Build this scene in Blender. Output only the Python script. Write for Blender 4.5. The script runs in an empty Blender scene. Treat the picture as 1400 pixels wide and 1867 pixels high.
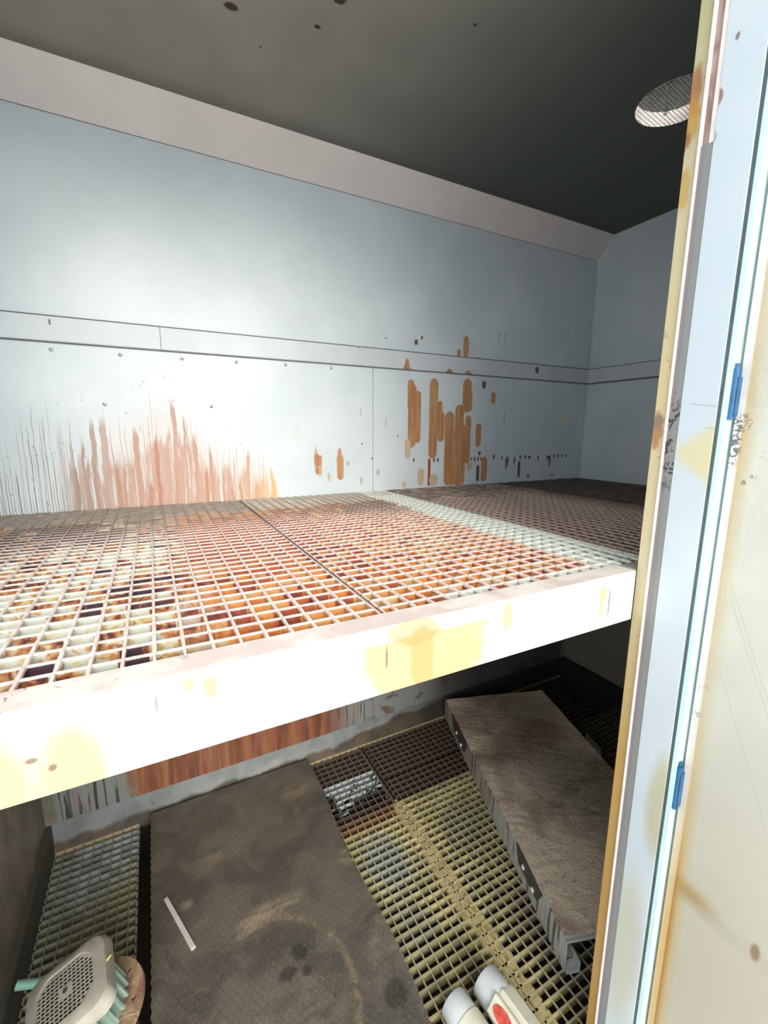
import bpy, bmesh, math, random
import numpy as np
from mathutils import Matrix, Vector
random.seed(7)

# ---------------------------------------------------------------- camera, world, light, exposure
# Lengths below are in "units" of 0.3 m measured from the camera's eye: x along the back wall,
# y into the cabinet, z up.  W() turns them into metres with the floor grating near z = 0.
S = 0.3
ZF = -5.73            # top of the floor gratings
ZS = -1.0             # top of the shelf gratings
def W(x, y, z): return (x * S, y * S, (z - ZF) * S)

F_PX = 802.288
YAW, PITCH, ROLL = 0.482674206, 0.181855535, 0.00438988194
def cam_axes():
    fwd = Vector((math.sin(YAW) * math.cos(PITCH), math.cos(YAW) * math.cos(PITCH), -math.sin(PITCH)))
    r = Vector((math.cos(YAW), -math.sin(YAW), 0)); u = r.cross(fwd)
    r2 = math.cos(ROLL) * r + math.sin(ROLL) * u; u2 = -math.sin(ROLL) * r + math.cos(ROLL) * u
    return r2, u2, fwd
RA, UA, FA = cam_axes()
cd = bpy.data.cameras.new('camera'); cam = bpy.data.objects.new('camera', cd)
bpy.context.scene.collection.objects.link(cam)
cd.sensor_fit = 'HORIZONTAL'; cd.sensor_width = 36; cd.lens = 36 * F_PX / 1400; cd.clip_start = 0.02
m = Matrix((RA, UA, -FA)).transposed().to_4x4(); m.translation = Vector(W(0, 0, 0)); cam.matrix_world = m
bpy.context.scene.camera = cam
sc = bpy.context.scene
world = bpy.data.worlds.new('sky'); sc.world = world; world.use_nodes = True
bg = world.node_tree.nodes['Background']; bg.inputs['Color'].default_value = (0.90, 0.955, 1.0, 1); bg.inputs['Strength'].default_value = 1.15
sun = bpy.data.lights.new('sun', 'SUN'); sun.energy = 1.6; sun.angle = math.radians(42); sun.color = (1.0, 0.95, 0.86)
so = bpy.data.objects.new('sun', sun); sc.collection.objects.link(so)
so.rotation_euler = Vector((-0.10, -0.92, 0.40)).to_track_quat('Z', 'Y').to_euler()
sc.view_settings.view_transform = 'Standard'; sc.view_settings.look = 'None'; sc.view_settings.gamma = 1
sc.view_settings.use_curve_mapping = False
sc.view_settings.exposure = 1.25

# ---------------------------------------------------------------- helpers: pixels to points on real planes
def ray(px, py):
    return (px - 700) * RA - (py - 933.5) * UA + F_PX * FA
def onz(px, py, z):
    d = ray(px, py); t = z / d.z; return (d.x * t, d.y * t)
def ony(px, py, y=6.64):
    d = ray(px, py); t = y / d.y; return (d.x * t, d.z * t)
def onx(px, py, x):
    d = ray(px, py); t = x / d.x; return (d.y * t, d.z * t)

# ---------------------------------------------------------------- helpers: node materials
class Mat:
    def __init__(s, name, rough=0.6, metal=0.0, spec=0.5):
        s.m = bpy.data.materials.new(name); s.m.use_nodes = True
        s.nt = s.m.node_tree; s.N = s.nt.nodes; s.L = s.nt.links
        s.b = s.N['Principled BSDF']; s.b.inputs['Roughness'].default_value = rough
        s.b.inputs['Metallic'].default_value = metal; s.b.inputs['Specular IOR Level'].default_value = spec
        g = s.N.new('ShaderNodeNewGeometry')
        a = s.N.new('ShaderNodeVectorMath'); a.operation = 'SCALE'; s.L.new(g.outputs['Position'], a.inputs[0]); a.inputs['Scale'].default_value = 1 / S
        c = s.N.new('ShaderNodeVectorMath'); c.operation = 'ADD'; s.L.new(a.outputs[0], c.inputs[0]); c.inputs[1].default_value = (0, 0, ZF)
        s.P = c.outputs[0]
        x = s.N.new('ShaderNodeSeparateXYZ'); s.L.new(s.P, x.inputs[0]); s.X, s.Y, s.Z = x.outputs
        nx = s.N.new('ShaderNodeSeparateXYZ'); s.L.new(g.outputs['Normal'], nx.inputs[0]); s.NX, s.NY, s.NZ = nx.outputs
    def put(s, sock, v):
        if isinstance(v, (int, float)): sock.default_value = v
        elif isinstance(v, (tuple, list)): sock.default_value = tuple(v) + ((1,) if len(v) == 3 and sock.type == 'RGBA' else ())
        else: s.L.new(v, sock)
    def f(s, op, a, b=0.0, clamp=False):
        n = s.N.new('ShaderNodeMath'); n.operation = op; n.use_clamp = clamp; s.put(n.inputs[0], a); s.put(n.inputs[1], b); return n.outputs[0]
    def add(s, a, b): return s.f('ADD', a, b)
    def sub(s, a, b): return s.f('SUBTRACT', a, b)
    def mul(s, a, b): return s.f('MULTIPLY', a, b)
    def mx(s, a, b): return s.f('MAXIMUM', a, b)
    def ss(s, v, lo, hi):                       # smooth step; lo may exceed hi
        n = s.N.new('ShaderNodeMapRange'); n.interpolation_type = 'SMOOTHSTEP'; s.put(n.inputs['Value'], v)
        if lo < hi: s.put(n.inputs['From Min'], lo); s.put(n.inputs['From Max'], hi)
        else:
            s.put(n.inputs['From Min'], hi); s.put(n.inputs['From Max'], lo); n.inputs['To Min'].default_value = 1; n.inputs['To Max'].default_value = 0
        return n.outputs['Result']
    def vec(s, x, y, z=0.0):
        n = s.N.new('ShaderNodeCombineXYZ'); s.put(n.inputs[0], x); s.put(n.inputs[1], y); s.put(n.inputs[2], z); return n.outputs[0]
    def noise(s, v, scale, detail=3, dist=0.0, rough=0.55):
        n = s.N.new('ShaderNodeTexNoise'); s.L.new(v, n.inputs['Vector']); n.inputs['Scale'].default_value = scale
        n.inputs['Detail'].default_value = detail; n.inputs['Distortion'].default_value = dist; n.inputs['Roughness'].default_value = rough; return n.outputs['Fac']
    def voro(s, v, scale, feat='F1', out='Distance'):
        n = s.N.new('ShaderNodeTexVoronoi'); n.feature = feat; s.L.new(v, n.inputs['Vector']); n.inputs['Scale'].default_value = scale; return n.outputs[out]
    def white(s, v):
        n = s.N.new('ShaderNodeTexWhiteNoise'); n.noise_dimensions = '3D'; s.L.new(v, n.inputs['Vector']); return n.outputs['Value']
    def mix(s, fac, a, b):
        n = s.N.new('ShaderNodeMix'); n.data_type = 'RGBA'; s.put(n.inputs[0], fac); s.put(n.inputs[6], a); s.put(n.inputs[7], b); return n.outputs[2]
    def ramp(s, fac, stops, interp='LINEAR'):
        n = s.N.new('ShaderNodeValToRGB'); s.put(n.inputs[0], fac); e = n.color_ramp.elements; n.color_ramp.interpolation = interp
        while len(e) < len(stops): e.new(0.5)
        for i, (p, c) in enumerate(stops):
            e[i].position = p; e[i].color = (c, c, c, 1) if isinstance(c, (int, float)) else tuple(c) + (1,)
        return n.outputs[0]
    def blob(s, a, b, ca, cb, ra, rb, soft=0.35, warp=0.0, ws=3.0):   # soft-edged stain centred at (ca, cb)
        u = s.f('DIVIDE', s.sub(a, ca), ra); v = s.f('DIVIDE', s.sub(b, cb), rb)
        d = s.f('SQRT', s.add(s.mul(u, u), s.mul(v, v)))
        if warp: d = s.add(d, s.mul(s.sub(s.noise(s.P, ws, 3), 0.5), warp))
        return s.ss(d, 1 + soft / 2, 1 - soft / 2)
    def bump(s, h, strength=0.3, dist=0.003):
        n = s.N.new('ShaderNodeBump'); n.inputs['Strength'].default_value = strength; n.inputs['Distance'].default_value = dist
        s.put(n.inputs['Height'], h); s.L.new(n.outputs[0], s.b.inputs['Normal'])
    def col(s, c): s.put(s.b.inputs['Base Color'], c); return s.m
def plain(name, c, rough=0.6, metal=0.0, var=0.12, scale=6):
    k = Mat(name, rough, metal); n = k.noise(k.P, scale, 4)
    k.col(k.mix(k.ss(n, 0.3, 0.7), tuple(v * (1 - var) for v in c), tuple(min(1, v * (1 + var)) for v in c))); return k.m

# ---- wall paint (back, right, left): blue-white enamel with runs of rust and resin
def wall_mat():
    k = Mat('wall_enamel', 0.38)
    base = k.mix(k.ss(k.noise(k.P, 1.1, 3), 0.35, 0.7), (0.56, 0.615, 0.64), (0.62, 0.67, 0.695))
    spk = k.ss(k.noise(k.P, 26, 2), 0.74, 0.80)
    base = k.mix(k.mul(spk, 0.35), base, (0.30, 0.27, 0.24))
    onback = k.ss(k.Y, 6.4, 6.5)
    # upper splash with drips rising from the shelf
    t = k.f('DIVIDE', k.add(k.X, 1.8), 4.0)
    env = k.ramp(t, [(0.0, 0.42), (0.08, 0.52), (0.15, 0.72), (0.24, 0.64), (0.38, 0.68), (0.48, 0.84), (0.56, 0.78), (0.64, 0.55), (0.76, 0.46), (0.84, 0.30), (0.88, 0.0)])
    zz = k.f('DIVIDE', k.add(k.Z, 1.0), 2.0)
    def drip(freq, w0, w1, seed, h0, h1, feather=0.02):
        u = k.add(k.mul(k.X, freq), k.mul(k.sub(k.noise(k.vec(k.mul(k.X, 2.0), k.mul(k.Z, 3.2), seed), 1.0, 2), 0.5), 0.55 + freq * .015))
        cid = k.f('FLOOR', u); fr_ = k.f('ABSOLUTE', k.sub(k.sub(u, cid), 0.5))
        wv = k.white(k.vec(cid, seed, 0)); hv = k.white(k.vec(cid, seed, 5)); st_ = k.white(k.vec(cid, seed, 9))
        hh = k.mul(env, k.add(h0, k.mul(hv, h1 - h0))); d_ = k.sub(hh, zz)
        wid = k.mul(k.add(w0, k.mul(wv, w1 - w0)), k.add(0.55, k.mul(k.ss(d_, 0.0, 0.12), 0.45)))
        wid = k.mul(wid, k.add(0.75, k.mul(k.noise(k.vec(cid, k.mul(k.Z, 6)), 1.0, 1), 0.5)))
        return k.mul(k.mul(k.ss(k.sub(wid, fr_), 0.0, 0.06), k.ss(d_, 0.0, feather)), k.add(0.6, k.mul(st_, 0.4)))
    low = k.ss(zz, 0.45, 0.02)
    mid_ = k.ss(k.X, -1.15, -0.75)
    thin = k.mx(drip(19, .05, .11, 3, .25, 1.05), drip(33, .07, .14, 8, .1, .8))
    wide = k.mx(drip(8.5, .16, .40, 14, .25, .95, .10), k.mul(drip(13, .15, .42, 21, .1, .72, .08), 0.85))
    wash = k.mul(k.ss(k.sub(k.mul(env, k.add(0.2, k.mul(k.noise(k.vec(k.mul(k.X, 7), k.mul(k.Z, 0.8)), 1.0, 4, 0.4), 0.7))), zz), 0.0, 0.12), k.mul(k.ss(k.noise(k.vec(k.mul(k.X, 9), k.mul(k.Z, 1.2)), 1.0, 3, 0.5), 0.38, 0.58), 0.7))
    spat = k.mul(k.ss(k.voro(k.vec(k.mul(k.X, 1.0), 0, k.mul(k.Z, .8)), 15), 0.17, 0.10), k.mul(k.ss(k.sub(k.mul(env, 1.25), zz), 0.0, 0.25), k.ss(k.noise(k.P, 5, 2), 0.5, 0.6)))
    thin = k.mx(thin, k.mul(spat, 0.8))
    body = k.mul(k.mx(k.mul(k.mx(wide, wash), k.mul(mid_, 0.95)), k.mul(thin, 1.0)), onback)
    hue = k.ramp(t, [(0.0, (0.16, 0.11, 0.09)), (0.14, (0.17, 0.10, 0.06)), (0.19, (0.28, 0.16, 0.06)), (0.28, (0.33, 0.135, 0.07)), (0.45, (0.36, 0.095, 0.05)), (0.70, (0.37, 0.13, 0.065)), (0.80, (0.48, 0.25, 0.10)), (0.86, (0.70, 0.36, 0.04))])
    c = k.mix(k.mul(body, k.ss(k.Z, -1.2, -1.05)), base, hue)
    haze = k.mul(k.mul(k.ss(k.sub(k.mul(env, 0.95), zz), -0.08, 0.35), onback), k.mul(k.ss(k.X, 2.0, 1.3), k.ss(k.Z, -1.1, -1.05)))
    haze = k.mul(haze, k.ss(k.X, -0.9, -0.3))
    c = k.mix(k.mul(haze, 0.30), c, (0.56, 0.36, 0.22))
    # orange crusty patches between the splash and the big runs
    for (px, py, rx, rz) in ((576, 838, .035, .20), (583, 856, .04, .10), (619, 840, .05, .18), (548, 580, .05, .09), (562, 580, .04, .07), (541, 790, .05, .15), (368, 720, .06, .26)):
        x, z = ony(px, py); f = 0.75 if py > 800 else 0.22
        c = k.mix(k.mul(k.mul(k.blob(k.X, k.Z, x, z, rx, rz, 0.5, 1.1, 9), f), onback), c, (0.56, 0.25, 0.09) if py > 800 else (0.62, 0.55, 0.36))
    c = k.mix(k.mul(k.mul(k.blob(k.X, k.Z, ony(1033, 765)[0], ony(1033, 765)[1], .16, .13, 0.2, 0.6, 5), 0.4), onback), c, (0.66, 0.66, 0.52))
    c = k.mix(k.mul(k.mul(k.blob(k.Y, k.Z, onx(1066, 773, 8.38)[0], onx(1066, 773, 8.38)[1], .14, .10, 0.2, 0.5, 5), 0.4), k.ss(k.X, 8.3, 8.36)), c, (0.66, 0.66, 0.52))
    # the same sheet below the shelf, colours lowered for its dimmer light: brown in the middle, grey with runs at the left, blotches at the right
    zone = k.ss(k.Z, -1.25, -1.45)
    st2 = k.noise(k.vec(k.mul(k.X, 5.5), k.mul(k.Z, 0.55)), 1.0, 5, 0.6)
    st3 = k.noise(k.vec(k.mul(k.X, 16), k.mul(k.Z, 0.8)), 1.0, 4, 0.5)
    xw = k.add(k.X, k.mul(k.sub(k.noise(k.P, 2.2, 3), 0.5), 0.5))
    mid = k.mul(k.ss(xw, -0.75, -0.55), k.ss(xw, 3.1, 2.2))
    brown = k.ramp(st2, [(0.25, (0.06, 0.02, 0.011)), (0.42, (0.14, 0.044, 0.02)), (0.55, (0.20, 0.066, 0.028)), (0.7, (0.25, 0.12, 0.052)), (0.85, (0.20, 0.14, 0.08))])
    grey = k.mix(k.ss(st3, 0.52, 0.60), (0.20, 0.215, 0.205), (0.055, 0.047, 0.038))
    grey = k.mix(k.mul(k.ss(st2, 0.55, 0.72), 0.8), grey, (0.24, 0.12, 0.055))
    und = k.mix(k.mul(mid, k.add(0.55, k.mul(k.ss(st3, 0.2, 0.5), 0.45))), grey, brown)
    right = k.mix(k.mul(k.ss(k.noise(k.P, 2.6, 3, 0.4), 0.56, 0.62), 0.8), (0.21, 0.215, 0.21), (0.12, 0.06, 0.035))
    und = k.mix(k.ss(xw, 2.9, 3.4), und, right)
    und = k.mix(k.mul(k.ss(xw, 4.0, 5.2), 0.85), und, (0.055, 0.045, 0.038))  # right end darkened further: deep shade put into the colour
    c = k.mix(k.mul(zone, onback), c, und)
    # right wall under the shelf: one big brown run
    onr = k.ss(k.X, 8.2, 8.3)
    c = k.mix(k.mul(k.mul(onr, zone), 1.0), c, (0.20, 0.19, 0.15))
    hang = k.add(-2.15, k.mul(k.noise(k.vec(k.mul(k.Y, 2.4), 0.0), 1.0, 2), -0.9))
    hang = k.sub(hang, k.mul(k.blob(k.Y, k.Z, 5.85, -2.8, 0.22, 1.6, 0.9), 1.1))
    run = k.mul(k.ss(k.sub(k.Z, hang), -0.03, 0.03), k.mul(k.ss(k.Y, 6.25, 6.15), zone))
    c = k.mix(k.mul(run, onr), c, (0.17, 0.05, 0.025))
    # left wall under the shelf: greenish brown grime
    onl = k.ss(k.X, -1.5, -1.6)
    gr = k.mix(k.ss(k.noise(k.vec(k.mul(k.Y, 2.4), k.mul(k.Z, 1.1)), 1.6, 5, 0.8), 0.35, 0.65), (0.13, 0.13, 0.098), (0.25, 0.19, 0.145))
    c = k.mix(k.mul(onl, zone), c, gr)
    c = k.mix(k.ss(k.Z, -5.74, -5.78), c, (0.015, 0.013, 0.011))  # near-black below floor level, so the gap beside the plate looks shaded
    k.put(k.b.inputs['Roughness'], k.add(0.36, k.mul(body, 0.3)))
    k.bump(k.noise(k.P, 0.9, 2), 0.12, 0.02)
    return k.col(c)
WALL = wall_mat()

def ceiling_mat():
    k = Mat('ceiling_shade_spots', 0.75)
    n = k.noise(k.P, 1.6, 4); c = k.mix(k.ss(n, 0.3, 0.7), (0.27, 0.25, 0.22), (0.31, 0.285, 0.25))
    c = k.mix(k.ss(k.X, 0.8, 5.2), c, (0.085, 0.098, 0.085))  # darkens to the right: daylight falloff put into the colour
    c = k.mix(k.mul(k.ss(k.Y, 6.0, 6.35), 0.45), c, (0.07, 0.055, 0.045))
    for px, py, r in ((421, 12, .04), (617, -2, .045), (579, 49, .022), (475, 86, .01), (866, 45, .015)):
        x, y = onz(px, py, 3.82); c = k.mix(k.blob(k.X, k.Y, x, y, r * 1.5, r, 0.5, 0.8, 12), c, (0.05, 0.018, 0.012))
    k.bump(k.noise(k.P, 60, 3), 0.15, 0.002)
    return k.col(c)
CEIL = ceiling_mat()
COVE = plain('cove_paint_bounce', (0.74, 0.665, 0.635), 0.6, var=0.05, scale=1.0)  # slight warm tint stands in for light bounced off the ground
RAIL = plain('rail_paint', (0.55, 0.59, 0.615), 0.4, var=0.05, scale=1.2)

def kick_mat():
    k = Mat('kick_paint', 0.5)
    n = k.noise(k.P, 2.4, 4, 0.5)
    lim = k.add(-5.60, k.mul(k.sub(k.noise(k.vec(k.mul(k.X, 2.2), 3.0), 1.0, 4), 0.5), 0.34))
    lim = k.add(lim, k.mul(k.ss(k.X, 2.0, 4.4), 0.20))
    dirt = k.ss(k.sub(k.Z, lim), 0.04, -0.04)
    base = k.mix(k.ss(n, 0.35, 0.65), (0.16, 0.175, 0.17), (0.22, 0.235, 0.235))
    base = k.mix(k.mul(k.ss(k.noise(k.P, 9, 3), 0.66, 0.74), 0.6), base, (0.07, 0.07, 0.06))
    drt = k.mix(k.ss(n, 0.4, 0.6), (0.05, 0.040, 0.028), (0.09, 0.064, 0.042))
    c = k.mix(dirt, base, drt)
    c = k.mix(k.ss(k.X, 3.8, 5.2), c, (0.03, 0.026, 0.023))  # right end blackened: under-shelf shade put into the colour
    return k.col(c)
KICK = kick_mat()

# ---- shelf gratings: mint paint under orange, red and purple-black resin stains
def shelf_mat():
    k = Mat('stained_grating', 0.42)
    cx = k.f('FLOOR', k.f('DIVIDE', k.sub(k.X, 0.04), 0.124)); cy = k.f('FLOOR', k.f('DIVIDE', k.sub(k.Y, 2.06), 0.12))
    r1 = k.white(k.vec(cx, cy, 1)); r2 = k.white(k.vec(cx, cy, 7))
    big = k.noise(k.P, 2.0, 3, 0.8); med = k.noise(k.P, 4.5, 3, 0.5); fine = k.noise(k.vec(k.mul(k.X, 1), k.mul(k.Y, 1), k.mul(k.Z, 1)), 17, 3, 0.8)
    mint = k.mix(k.ss(med, 0.35, 0.65), (0.44, 0.49, 0.44), (0.52, 0.52, 0.45))
    # patchwork in the left panel
    v = k.add(k.add(k.mul(r1, 0.20), k.mul(big, 0.70)), k.mul(fine, 0.36))
    patch = k.ramp(v, [(0.49, (0.04, 0.022, 0.03)), (0.525, (0.09, 0.03, 0.028)), (0.555, (0.27, 0.09, 0.035)), (0.60, (0.40, 0.24, 0.11)), (0.635, (0.46, 0.43, 0.34)), (0.67, (0.42, 0.47, 0.42)), (0.715, (0.45, 0.44, 0.32)), (0.75, (0.44, 0.32, 0.12)), (0.80, (0.30, 0.12, 0.045))])
    v2 = k.add(k.add(k.mul(r2, 0.40), k.mul(med, 0.42)), k.mul(fine, 0.36))
    orange = k.ramp(v2, [(0.30, (0.13, 0.025, 0.018)), (0.42, (0.24, 0.055, 0.03)), (0.52, (0.38, 0.115, 0.035)), (0.62, (0.50, 0.205, 0.06)), (0.75, (0.46, 0.25, 0.10)), (0.87, (0.48, 0.38, 0.22)), (0.96, (0.48, 0.50, 0.44))])
    redder = k.mul(k.blob(k.X, k.Y, 0.75, 4.3, 1.0, 1.0, 1.0, 0.5, 2), 0.65)
    orange = k.mix(redder, orange, (0.24, 0.042, 0.036))
    xw = k.add(k.X, k.mul(k.sub(med, 0.5), 0.5)); yw = k.add(k.Y, k.mul(k.sub(med, 0.5), 0.7))
    left = k.ss(xw, 0.35, -0.05)
    c = k.mix(left, orange, patch)
    dark = k.mul(k.mul(k.ss(yw, 4.1, 4.8), k.ss(yw, 6.0, 5.5)), k.ss(xw, 0.4, -0.5))
    c = k.mix(k.mul(dark, k.ss(r1, 0.25, 0.45)), c, (0.085, 0.05, 0.045))
    # front cells of the second panel and the long strip by the third are clean paint
    d2 = k.mul(k.ss(xw, 1.35, 1.7), k.ss(k.Y, 2.28, 2.16)); c = k.mix(k.mul(d2, k.ss(r2, 0.3, 0.34)), c, mint)
    strip = k.mul(k.ss(k.add(k.X, k.mul(k.sub(med, 0.5), 0.22)), 2.93, 3.0), k.ss(k.X, 3.50, 3.49)); c = k.mix(strip, c, (0.52, 0.56, 0.51))
    brownp = k.mul(k.mul(k.ss(xw, 1.7, 2.3), k.ss(xw, 3.2, 2.9)), k.ss(yw, 4.3, 5.2)); c = k.mix(k.mul(brownp, k.ss(r1, 0.2, 0.3)), c, (0.16, 0.09, 0.06))
    backm = k.ss(yw, 5.6, 5.9); c = k.mix(k.mul(backm, 0.85), c, k.mix(k.ss(k.X, 0.9, 1.4), (0.30, 0.27, 0.22), (0.56, 0.55, 0.47)))
    p3 = k.ss(k.X, 3.49, 3.50); c = k.mix(p3, c, k.mix(k.ss(fine, 0.4, 0.6), (0.085, 0.05, 0.04), (0.20, 0.12, 0.085)))
    # worn dusty pink top edges
    tp = k.ss(k.Z, ZS - 0.014, ZS - 0.006)
    worn = k.mix(k.ss(fine, 0.4, 0.7), (0.72, 0.575, 0.53), (0.86, 0.76, 0.71))
    worn = k.mix(k.mul(k.ss(yw, 4.3, 5.5), k.ss(k.X, 3.49, 3.4)), worn, (0.30, 0.23, 0.19))
    worn = k.mix(strip, worn, (0.72, 0.74, 0.66))
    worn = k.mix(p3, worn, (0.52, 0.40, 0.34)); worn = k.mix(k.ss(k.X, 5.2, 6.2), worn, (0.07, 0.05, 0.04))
    c = k.mix(k.mul(tp, 0.88), c, worn)
    k.bump(fine, 0.5, 0.003); return k.col(c)
SHELF = shelf_mat()

def floor_mat():
    k = Mat('floor_grating', 0.55)
    cx = k.f('FLOOR', k.f('DIVIDE', k.X, 0.117)); cy = k.f('FLOOR', k.f('DIVIDE', k.Y, 0.11))
    r1 = k.white(k.vec(cx, cy, 3)); med = k.noise(k.P, 2.0, 3, 0.6); fine = k.noise(k.P, 13, 3, 0.6)
    c = k.mix(k.ss(med, 0.35, 0.62), (0.42, 0.38, 0.17), (0.58, 0.50, 0.25))
    c = k.mix(k.mul(k.ss(r1, 0.72, 0.78), 0.5), c, (0.20, 0.19, 0.14))
    c = k.mix(k.mul(k.ss(fine, 0.56, 0.66), 0.5), c, (0.16, 0.11, 0.07))
    c = k.mix(k.mul(k.blob(k.X, k.Y, 2.40, 4.42, 0.30, 0.42, 0.9, 0.6, 3), 0.85), c, (0.25, 0.30, 0.29))
    c = k.mix(k.mul(k.blob(k.X, k.Y, 2.3, 3.55, 0.25, 0.35, 0.9, 0.6, 4), 0.6), c, (0.20, 0.22, 0.18))
    c = k.mix(k.mul(k.blob(k.X, k.Y, 3.75, 4.4, 0.35, 0.35, 0.9, 0.6, 4), 0.7), c, (0.20, 0.21, 0.16))
    c = k.mix(k.mul(k.ss(k.X, 3.3, 3.6), k.ss(k.Y, 3.6, 3.0)), c, (0.24, 0.20, 0.13))
    # back end: rust-brown, a pale patch, black grime
    yw = k.add(k.Y, k.mul(k.sub(med, 0.5), 0.35))
    c = k.mix(k.mul(k.ss(yw, 4.9, 5.02), k.ss(k.X, 2.95, 2.85)), c, (0.20, 0.10, 0.04))
    c = k.mix(k.mul(k.ss(k.Y, 5.16, 5.2), k.ss(k.X, 1.0, 1.1)), c, (0.065, 0.042, 0.033))
    pat = k.mul(k.mul(k.ss(k.Y, 5.36, 5.38), k.ss(k.Y, 6.0, 5.97)), k.mul(k.ss(k.X, 1.9, 1.95), k.ss(k.X, 2.93, 2.9)))
    spl = k.ss(k.add(k.noise(k.P, 7, 2, 0.8), k.mul(k.ss(k.Y, 5.3, 6.0), 0.3)), 0.62, 0.66)
    c = k.mix(pat, c, k.mix(spl, (0.018, 0.018, 0.018), (0.42, 0.47, 0.48)))
    # left of the mat: grey-blue at the back turning olive
    lf = k.ss(k.X, -0.2, -0.3)
    lc = k.mix(k.ss(k.add(k.sub(k.Y, k.mul(k.X, 0.5)), k.mul(k.sub(med, 0.5), 0.8)), 6.0, 6.6), (0.28, 0.255, 0.15), (0.33, 0.36, 0.35))
    lc = k.mix(k.mul(k.ss(k.X, -1.25, -1.4), 0.7), lc, (0.19, 0.20, 0.15))
    lc = k.mix(k.mul(k.ss(r1, 0.8, 0.85), 0.5), lc, (0.10, 0.08, 0.06)); lc = k.mix(k.mul(k.ss(fine, 0.55, 0.66), 0.4), lc, (0.10, 0.085, 0.06))
    c = k.mix(lf, c, lc); c = k.mix(k.mul(k.ss(k.X, 5.0, 5.8), 0.8), c, (0.035, 0.03, 0.025))  # right end blackened: shade beyond the tray put into the colour
    tp = k.ss(k.Z, ZF - 0.001, ZF + 0.001)
    worn = k.mix(k.ss(yw, 5.0, 5.3), (0.52, 0.45, 0.29), (0.22, 0.18, 0.14)); worn = k.mix(lf, worn, (0.20, 0.195, 0.15)); worn = k.mix(k.mul(k.ss(k.X, 5.0, 5.8), 0.8), worn, (0.05, 0.045, 0.04))  # bar tops carry the same painted shade at the right end
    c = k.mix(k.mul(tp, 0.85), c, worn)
    k.bump(fine, 0.5, 0.003); return k.col(c)
FLOORG = floor_mat()

def beam_mat():
    k = Mat('beam_paint', 0.35)
    n = k.noise(k.P, 1.3, 3, 0.4)
    c = k.mix(k.ss(n, 0.35, 0.65), (0.70, 0.66, 0.56), (0.76, 0.74, 0.69))
    # yellow soaked areas, darker drips and small chips on the face
    xb = k.add(k.X, k.mul(k.sub(k.noise(k.P, 4, 3, 0.6), 0.5), 0.30)); topn = k.mul(k.ss(k.Z, -1.06, -1.10), 1.0)
    c = k.mix(k.mul(k.mul(k.mul(k.ss(k.add(xb, k.mul(k.Z, 0.35)), 0.34, 0.46), k.ss(k.add(xb, k.mul(k.Z, -0.25)), 2.06, 1.92)), topn), 0.85), c, (0.52, 0.34, 0.11))
    c = k.mix(k.mul(k.mul(k.blob(k.X, k.Z, -0.62, -1.30, 0.13, 0.26, 0.9, 0.5, 5), 0.9), 1.0), c, (0.40, 0.29, 0.16))
    c = k.mix(k.mul(k.blob(k.X, k.Z, -0.36, -1.32, 0.13, 0.27, 0.9, 0.5, 5), 0.9), c, (0.40, 0.29, 0.16))
    c = k.mix(k.mul(k.blob(k.X, k.Z, ony(757, 1150, 1.88)[0], ony(757, 1150, 1.88)[1], 0.17, 0.08, 0.3, 1.2, 7), 0.8), c, (0.42, 0.22, 0.09))
    c = k.mix(k.mul(k.blob(k.X, k.Z, ony(770, 1200, 1.88)[0], ony(770, 1200, 1.88)[1], 0.08, 0.20, 0.3, 0.9, 7), 0.75), c, (0.44, 0.24, 0.09))
    for px, py, rx, rz in ((343, 1248, .02, .03), (385, 1252, .035, .07), (925, 1122, .04, .10), (1100, 1085, .035, .06), (1096, 1110, .02, .10), (705, 1200, .006, .07), (285, 1282, .005, .045), (57, 1388, .02, .012), (96, 1400, .012, .012), (1180 - 70, 1100, .008, .12)):
        x, z = ony(px, py, 1.88); dark = rx < .013 or py > 1380
        c = k.mix(k.mul(k.blob(k.X, k.Z, x, z, rx, rz, 0.7, 1.2, 11), 0.8), c, (0.10, 0.07, 0.06) if dark else (0.58, 0.36, 0.10))
    # dusty pink top flange with scraped edge
    up = k.ss(k.NZ, 0.6, 0.9)
    tc = k.mix(k.ss(k.noise(k.P, 3.2, 4, 0.6), 0.42, 0.62), (0.62, 0.50, 0.45), (0.74, 0.66, 0.59))
    tc = k.mix(k.mul(k.ss(k.noise(k.P, 9, 4, 1.0), 0.60, 0.66), k.ss(k.X, 0.3, -0.3)), tc, (0.25, 0.18, 0.13))
    c = k.mix(up, c, tc)
    return k.col(c)
BEAM = beam_mat()

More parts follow.
